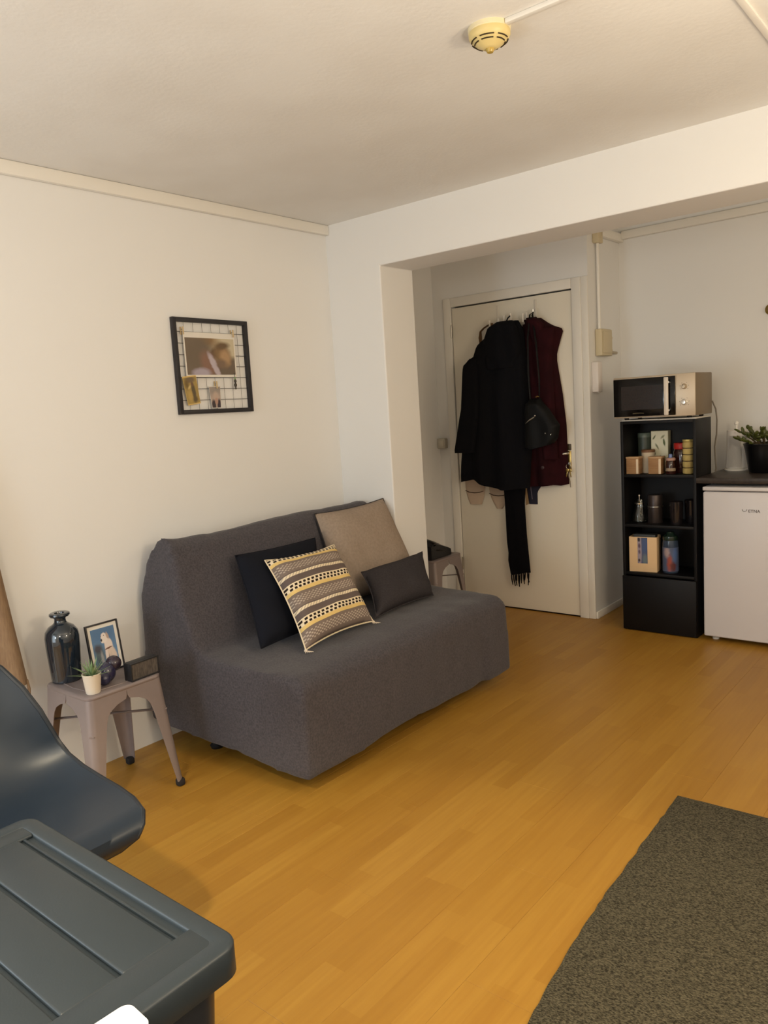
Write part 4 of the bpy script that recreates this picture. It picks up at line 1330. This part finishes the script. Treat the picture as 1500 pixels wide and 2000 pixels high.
M_straw = mat('straw_yellow', (196, 176, 112), 0.6, var=(26, (170, 148, 88), (1, 1, 0.4)))
prof = [(0, 0)]
for q in range(5):
    z = 0.036 * q
    prof += [(0.027, z + 0.001), (0.030, z + 0.006), (0.030, z + 0.029), (0.026, z + 0.034)]
MB().lathe(prof, 26).build('body', M_straw, t)
for q in range(1, 5):
    pts = [(0.0278 * math.cos(2 * PI * k_ / 20), 0.0278 * math.sin(2 * PI * k_ / 20), 0.036 * q - 0.001) for k_ in range(21)]
    MB().tube(pts, 0.0022, 6).build('ring', M_band, t)
MB().lathe([(0.029, 0.179), (0.030, 0.182), (0.030, 0.190), (0, 0.191)], 26).build('lid', mat('gold_lid', (206, 190, 120), 0.3, 0.5), t)

M_clear = mat('clear_glass', (232, 234, 230), 0.02, trans=1.0, ior=1.46)
t = thing('glass_teapot', 'small clear glass jug with metal rim on the second shelf', 'jug', (1.159, 1.285, Z2), -1.0)
MB().lathe([(0, 0.0), (0.042, 0), (0.046, 0.006), (0.044, 0.04), (0.034, 0.075), (0.026, 0.105), (0.028, 0.128), (0.026, 0.128), (0.024, 0.105), (0.032, 0.075), (0.042, 0.04), (0.043, 0.008), (0, 0.005)], 28, cap=False).build('glass', M_clear, t)
MB().lathe([(0.0265, 0.102), (0.030, 0.106), (0.030, 0.114), (0.0265, 0.118)], 28, cap=False).build('collar', M_chrome, t)
MB().tube([(0.028, 0, 0.12), (0.05, 0.0, 0.135), (0.062, 0, 0.10), (0.056, 0, 0.05), (0.045, 0, 0.035)], [0.004, 0.005, 0.0055, 0.005, 0.004], 8).build('handle', M_clear, t)
MB().lathe([(0.0, 0.10), (0.004, 0.10), (0.004, 0.15), (0.009, 0.152), (0.009, 0.160), (0, 0.162)], 14).build('plunger', M_chrome, t)
t = thing('canister', 'dark grey steel canister with bright rings on the second shelf', 'canister', (1.250, 1.29, Z2))
M_dcan = mat('dark_steel', (66, 58, 56), 0.35, 0.6)
MB().lathe([(0, 0), (0.041, 0), (0.042, 0.003), (0.042, 0.092)], 30).build('body', M_dcan, t)
MB().lathe([(0.0435, 0.092), (0.0435, 0.097)], 30).build('ring', M_steel, t)
MB().lathe([(0.041, 0.097), (0.041, 0.158), (0.039, 0.162), (0, 0.162)], 30).build('lid', M_dcan, t)
for lab, x, y in (('dark drinking glass at right of the second shelf, nearer the front', 1.385, 1.25), ('dark drinking glass at right of the second shelf, further back', 1.440, 1.335)):
    t = thing('dark_tumbler', lab, 'glass', (x, y, Z2))
    MB().lathe([(0, 0), (0.030, 0), (0.033, 0.01), (0.037, 0.13), (0.035, 0.13), (0.031, 0.012), (0, 0.008)], 24, cap=False).build('glass', mat('smoked_glass', (30, 26, 28), 0.05, coat=0.3) if 'smoked_glass' not in bpy.data.materials else bpy.data.materials['smoked_glass'], t)
    MB().lathe([(0.0345, 0.1295), (0.0375, 0.1305), (0.0345, 0.1315)], 24, cap=False).build('rim', bpy.data.materials['smoked_glass'], t)

t = thing('carton', 'cream carton with blue picture panel on the third shelf', 'carton', (1.197, 1.262, Z3), 0.12)
M_cart = mat('cream_carton', (222, 190, 148), 0.6)
cw, cdp, chh = 0.078, 0.05, 0.205
for (a_, b_) in (((-cw, -cdp, 0), (cw, -cdp + 0.003, chh)), ((-cw, cdp - 0.003, 0), (cw, cdp, chh)), ((-cw, -cdp + 0.003, 0), (-cw + 0.003, cdp - 0.003, chh)), ((cw - 0.003, -cdp + 0.003, 0), (cw, cdp - 0.003, chh))):
    MB().span(a_, b_, 0.0008).build('wall_board', M_cart, t)
MB().span((-cw + 0.003, -cdp + 0.003, 0), (cw - 0.003, cdp - 0.003, 0.003)).build('bottom_board', M_cart, t)
M_pic = print_mat('carton_print', (70, 78, 110), [(0.2, 0.5, 0.22, 0.7, 0, (150, 138, 150), 0.2), (0.15, 0.92, 0.12, 0.08, 0, (44, 36, 40), 0.3), (0.18, 0.68, 0.12, 0.09, 0, (88, 66, 84), 0.4), (0.18, 0.45, 0.1, 0.08, 0, (96, 76, 92), 0.4), (0.16, 0.12, 0.11, 0.06, 0, (64, 50, 44), 0.3), (0.75, 0.7, 0.3, 0.35, 0, (64, 84, 128), 0.4), (0.75, 0.15, 0.25, 0.2, 0, (98, 112, 120), 0.4)])
b = MB()
b.quad_uv([(-0.030, -cdp - 0.0006, 0.05), (0.026, -cdp - 0.0006, 0.05), (0.026, -cdp - 0.0006, chh - 0.004), (-0.030, -cdp - 0.0006, chh - 0.004)])
b.build('front_picture', M_pic, t, smooth=False)
MB().span((-0.06, -0.02, 0.175), (0.064, 0.040, 0.215), 0.003).build('dark_contents', mat('dark_grey_packet', (58, 60, 60), 0.5), t)
t = thing('water_bottle', 'bluish plastic bottle with coloured label and dark green top beside the carton', 'bottle', (1.345, 1.262, Z3))
M_bluepl = mat('blue_clear_plastic', (84, 100, 126), 0.1, trans=0.55, ior=1.35)
MB().lathe([(0, 0), (0.040, 0), (0.044, 0.006), (0.044, 0.17), (0.040, 0.190)], 26).build('body', M_bluepl, t)
M_blab = print_mat('bottle_label', (78, 90, 120), [(0.78, 0.35, 0.05, 0.35, 0, (150, 70, 54), 0.4), (0.72, 0.8, 0.06, 0.2, 0, (170, 150, 150), 0.4), (0.85, 0.2, 0.06, 0.2, 0, (90, 40, 40), 0.4), (0.9, 0.7, 0.05, 0.3, 0, (80, 104, 150), 0.4)])
b = MB()
b.uv = b.bm.loops.layers.uv.new('UVMap')
NN = 28
va = [[b.bm.verts.new((0.0447 * math.cos(2 * PI * k_ / NN), 0.0447 * math.sin(2 * PI * k_ / NN), z)) for k_ in range(NN)] for z in (0.012, 0.15)]
for k_ in range(NN):
    f = b.bm.faces.new((va[0][k_], va[0][(k_ + 1) % NN], va[1][(k_ + 1) % NN], va[1][k_]))
    for l, c_ in zip(f.loops, ((k_, 0), (k_ + 1, 0), (k_ + 1, 1), (k_, 1))):
        l[b.uv].uv = (c_[0] / NN, c_[1])
b.build('label_sleeve', M_blab, t)
MB().lathe([(0.041, 0.190), (0.043, 0.196), (0.040, 0.212), (0.024, 0.224), (0.020, 0.236), (0, 0.238)], 24).build('cap', mat('dark_green_plastic', (30, 46, 38), 0.25, coat=0.3), t)

# ------------------------------------------------------------------ rug
M_rug = mat('olive_grey_tweed', (108, 102, 84), 1.0, var=(170, (52, 49, 41), (1, 1.8, 1)), bump=(260, 1.0, 0.007), spec=0.05)
rug = thing('rug', 'dark olive grey woven rug on the laminate floor', 'rug', (2.010, -0.602, 0), 0.028)
b = MB()
nx, ny = 60, 90
RX, RY = 1.75, 2.6
rows = []
for j in range(ny + 1):
    row = []
    for i in range(nx + 1):
        x = RX * i / nx
        y = -RY * j / ny
        dq = max(0.0, -y - 0.6)
        x += min(0.05, 0.03 * (dq / 0.55) ** 2) * (1 - i / nx)
        if i == 0:
            x += 0.006 * noise.noise(Vector((j * 0.9, 3, 0))) + 0.004 * noise.noise(Vector((j * 2.3, 7, 0)))
        if j == 0:
            y += 0.003 * noise.noise(Vector((i * 0.9, 1, 0)))
        z = 0.009 + 0.0018 * noise.noise(Vector((x * 40, y * 40, 0)))
        if i in (0, nx) or j in (0, ny):
            z = 0.006
        row.append(b.bm.verts.new((x, y, z)))
    rows.append(row)
for a, c in zip(rows, rows[1:]):
    for i in range(nx):
        b.bm.faces.new((a[i], a[i + 1], c[i + 1], c[i]))
bmesh.ops.recalc_face_normals(b.bm, faces=b.bm.faces[:])
border = [e_ for e_ in b.bm.edges if len(e_.link_faces) == 1]
r_ = bmesh.ops.extrude_edge_only(b.bm, edges=border)
for v in r_['geom']:
    if isinstance(v, bmesh.types.BMVert):
        v.co.z = 0.0003
b.build('weave', M_rug, rug, ang=80)

# ------------------------------------------------------------------ shell chair
M_shell = mat('dark_grey_shell', (34, 44, 56), 0.38, spec=0.5, bump=(220, 0.08, 0.001))
chair = thing('shell_chair', 'dark grey moulded plastic shell chair beside the storage box', 'chair', (1.058, -2.365, 0), 0.0)
prof = [(0.225, 0.395, 0.125), (0.245, 0.418, 0.158), (0.243, 0.440, 0.176), (0.215, 0.452, 0.196), (0.15, 0.448, 0.213), (0.07, 0.440, 0.220), (-0.02, 0.434, 0.222), (-0.10, 0.436, 0.218), (-0.165, 0.452, 0.210), (-0.21, 0.49, 0.200), (-0.238, 0.545, 0.188), (-0.258, 0.61, 0.172), (-0.280, 0.68, 0.150), (-0.300, 0.745, 0.118), (-0.312, 0.79, 0.075), (-0.316, 0.805, 0.04)]
curl = [0.0, 0.0, 0.0, 0.004, 0.012, 0.024, 0.034, 0.044, 0.054, 0.058, 0.054, 0.046, 0.034, 0.02, 0.01, 0.004]
b = MB()
rows = []
NV = 20
for (x, z, w), cu in zip(prof, curl):
    row = []
    for j in range(NV + 1):
        a = -1 + 2 * j / NV
        up = cu * abs(a) ** 2.6
        steep = min(1.0, max(0.0, (z - 0.44) / 0.14)) if x < -0.1 else 0.0
        row.append(b.bm.verts.new((x + up * (0.25 + 1.1 * steep), a * w, z + up * (1 - 0.55 * steep))))
    rows.append(row)
for a, c in zip(rows, rows[1:]):
    for j in range(NV):
        b.bm.faces.new((a[j], a[j + 1], c[j + 1], c[j]))
bmesh.ops.subdivide_edges(b.bm, edges=b.bm.edges[:], cuts=1, use_grid_fill=True, smooth=1.0)
bmesh.ops.recalc_face_normals(b.bm, faces=b.bm.faces[:])
rim_ = []
e0 = [e_ for e_ in b.bm.edges if len(e_.link_faces) == 1]
vmap = {}
for e_ in e0:
    for v_ in e_.verts:
        vmap.setdefault(v_, []).append(e_.other_vert(v_))
start_ = e0[0].verts[0]
prev_, cur_ = None, start_
while True:
    rim_.append(cur_.co.copy())
    nx_ = [q_ for q_ in vmap[cur_] if q_ is not prev_]
    prev_, cur_ = cur_, nx_[0]
    if cur_ is start_:
        break
rim_.append(rim_[0])
MB().tube(rim_, 0.0075, 8).build('rolled_rim', mat('dark_shell_rim', (38, 43, 50), 0.35), chair)
bmesh.ops.solidify(b.bm, geom=b.bm.faces[:], thickness=0.006)
b.build('seat_shell', M_shell, chair, ang=60)
M_leg = mat('chair_wood_leg', (160, 120, 76), 0.5)
for sx_ in (-1, 1):
    for sy_ in (-1, 1):
        MB().cyl((0.20 * sx_ - 0.02, 0.19 * sy_, 0.0), (0.10 * sx_ - 0.02, 0.10 * sy_, 0.415), 0.011, 0.016, 12).build('leg', M_leg, chair)
MB().tube([(0.08, 0.10, 0.40), (-0.12, -0.10, 0.40)], 0.006, 8).tube([(0.08, -0.10, 0.395), (-0.12, 0.10, 0.395)], 0.006, 8).build('cross_brace', M_blackpl, chair)

# ------------------------------------------------------------------ storage box
M_crate = mat('dark_grey_plastic', (44, 52, 58), 0.42, bump=(300, 0.12, 0.001))
M_crateb = mat('black_blue_plastic', (32, 36, 44), 0.4)
bx = thing('storage_box', 'large dark grey plastic storage box with ribbed lid, standing nearest', 'storage box', (1.698, -2.683, 0))
LX, LY, LZ = 0.322, 0.21, 0.62
b = MB()
lo, hi = (LX - 0.055, LY - 0.055), (LX - 0.018, LY - 0.018)
rings = []
for (hx, hy, r, z) in ((lo[0], lo[1], 0.04, 0.0), (lo[0] + 0.004, lo[1] + 0.004, 0.045, 0.01), (hi[0], hi[1], 0.045, LZ - 0.03)):
    rings.append([b.bm.verts.new((x, y, z)) for x, y in rrect(hx, hy, r)])
for a, c in zip(rings, rings[1:]):
    for k_ in range(len(a)):
        b.bm.faces.new((a[k_], a[(k_ + 1) % len(a)], c[(k_ + 1) % len(a)], c[k_]))
b.bm.faces.new(rings[0][::-1])
b.bm.faces.new(rings[-1])
b.build('tub', M_crateb, bx)
b = MB()
rings = []
for (ins, r, z) in ((0.003, 0.030, LZ - 0.050), (0.0, 0.032, LZ - 0.047), (0.0, 0.032, LZ - 0.005), (0.0015, 0.031, LZ - 0.0015), (0.005, 0.029, LZ), (0.030, 0.012, LZ), (0.033, 0.010, LZ - 0.002), (0.034, 0.010, LZ - 0.009)):
    rings.append([b.bm.verts.new((x, y, z)) for x, y in rrect(LX - ins, LY - ins, r)])
for a, c in zip(rings, rings[1:]):
    for k_ in range(len(a)):
        b.bm.faces.new((a[k_], a[(k_ + 1) % len(a)], c[(k_ + 1) % len(a)], c[k_]))
b.bm.faces.new(rings[-1])
b.bm.faces.new(rings[0][::-1])
lid = b.build('lid', M_crate, bx, ang=60)
zb_, zt_ = LZ - 0.010, LZ - 0.0008
MB().span((0.235, -LY + 0.032, zb_), (LX - 0.027, LY - 0.027, zt_), 0.003, 2).build('end_panel', M_crate, lid)
MB().span((-LX + 0.032, -LY + 0.032, zb_), (-LX + 0.075, LY - 0.032, zt_), 0.004, 3).build('end_panel', M_crate, lid)
for (y0, y1) in ((0.066, 0.150), (-0.026, 0.058), (-0.116, -0.034), (-LY + 0.032, -0.124)):
    MB().span((-LX + 0.073, y0, zb_), (0.237, y1, zt_), 0.004, 3).build('raised_panel', M_crate, lid)
MB().span((-LX + 0.073, 0.157, zb_), (0.237, 0.163, LZ - 0.004), 0.002, 2).build('rib', M_crate, lid)

# white card on the lid
cd = thing('white_card', 'white rounded card lying on the storage box lid edge', 'card', (2.018, -2.712, LZ), -0.06)
b = MB()
b.prism(rrect(0.030, 0.066, 0.014), 0.0004, 0.0026, 'Z')
b.build('card', mat('white_gloss_card', (222, 222, 226), 0.4), cd)

# ------------------------------------------------------------------ fringed throw at the left wall
M_throw = mat('tan_throw', (150, 126, 100), 0.95, var=(24, (136, 112, 90), (1, 6, 1)), bump=(140, 0.4, 0.002), spec=0.1)
th = thing('throw', 'tan fringed throw hanging by the left wall behind the chair', 'throw', (0, 0, 0))
hk = MB()
hk.cyl((0.002, -2.12, 1.62), (0.075, -2.12, 1.62), 0.008, seg=10).sphere((0.078, -2.12, 1.62), 0.013, 10, 8)
hk.build('peg', M_rail, th)
b = MB()
rows = []
NR, NC = 40, 26
for i in range(NR + 1):
    q = i / NR
    z = 1.632 + (0.455 - 1.632) * q
    yr = -2.06 + 0.145 * min(1, q * 2.0) + 0.055 * max(0, q - 0.5) / 0.5
    yl = -2.18 - 0.24 * q
    f, k2 = [], []
    for j in range(NC + 1):
        u = j / NC
        y = yl + (yr - yl) * u
        d = 0.060 + 0.022 * math.sin(u * 22 + 0.6 * math.sin(q * 4)) * (0.4 + 0.6 * q)
        f.append(b.bm.verts.new((d + 0.003, y, z)))
        k2.append(b.bm.verts.new((d, y, z)))
    rows.append((f, k2))
for (f, k2), (f2, k3) in zip(rows, rows[1:]):
    for j in range(NC):
        b.bm.faces.new((f[j], f[j + 1], f2[j + 1], f2[j]))
        b.bm.faces.new((k2[j], k3[j], k3[j + 1], k2[j + 1]))
    b.bm.faces.new((f[0], f2[0], k3[0], k2[0]))
    b.bm.faces.new((f[-1], k2[-1], k3[-1], f2[-1]))
b.build('cloth', M_throw, th, ang=70)
f, k2 = rows[0][0], None
for j in range(14):
    u = j / 13
    y = -2.42 + (-1.862 + 2.42) * u
    x = 0.061 + 0.022 * math.sin(u * 22 + 0.6 * math.sin(4))
    MB().tube([(x, y, 0.470), (x + 0.003, y + 0.002, 0.435), (x, y + 0.006 * math.sin(j), 0.395)], [0.004, 0.0055, 0.003], 6).build('tassel', M_throw, th)
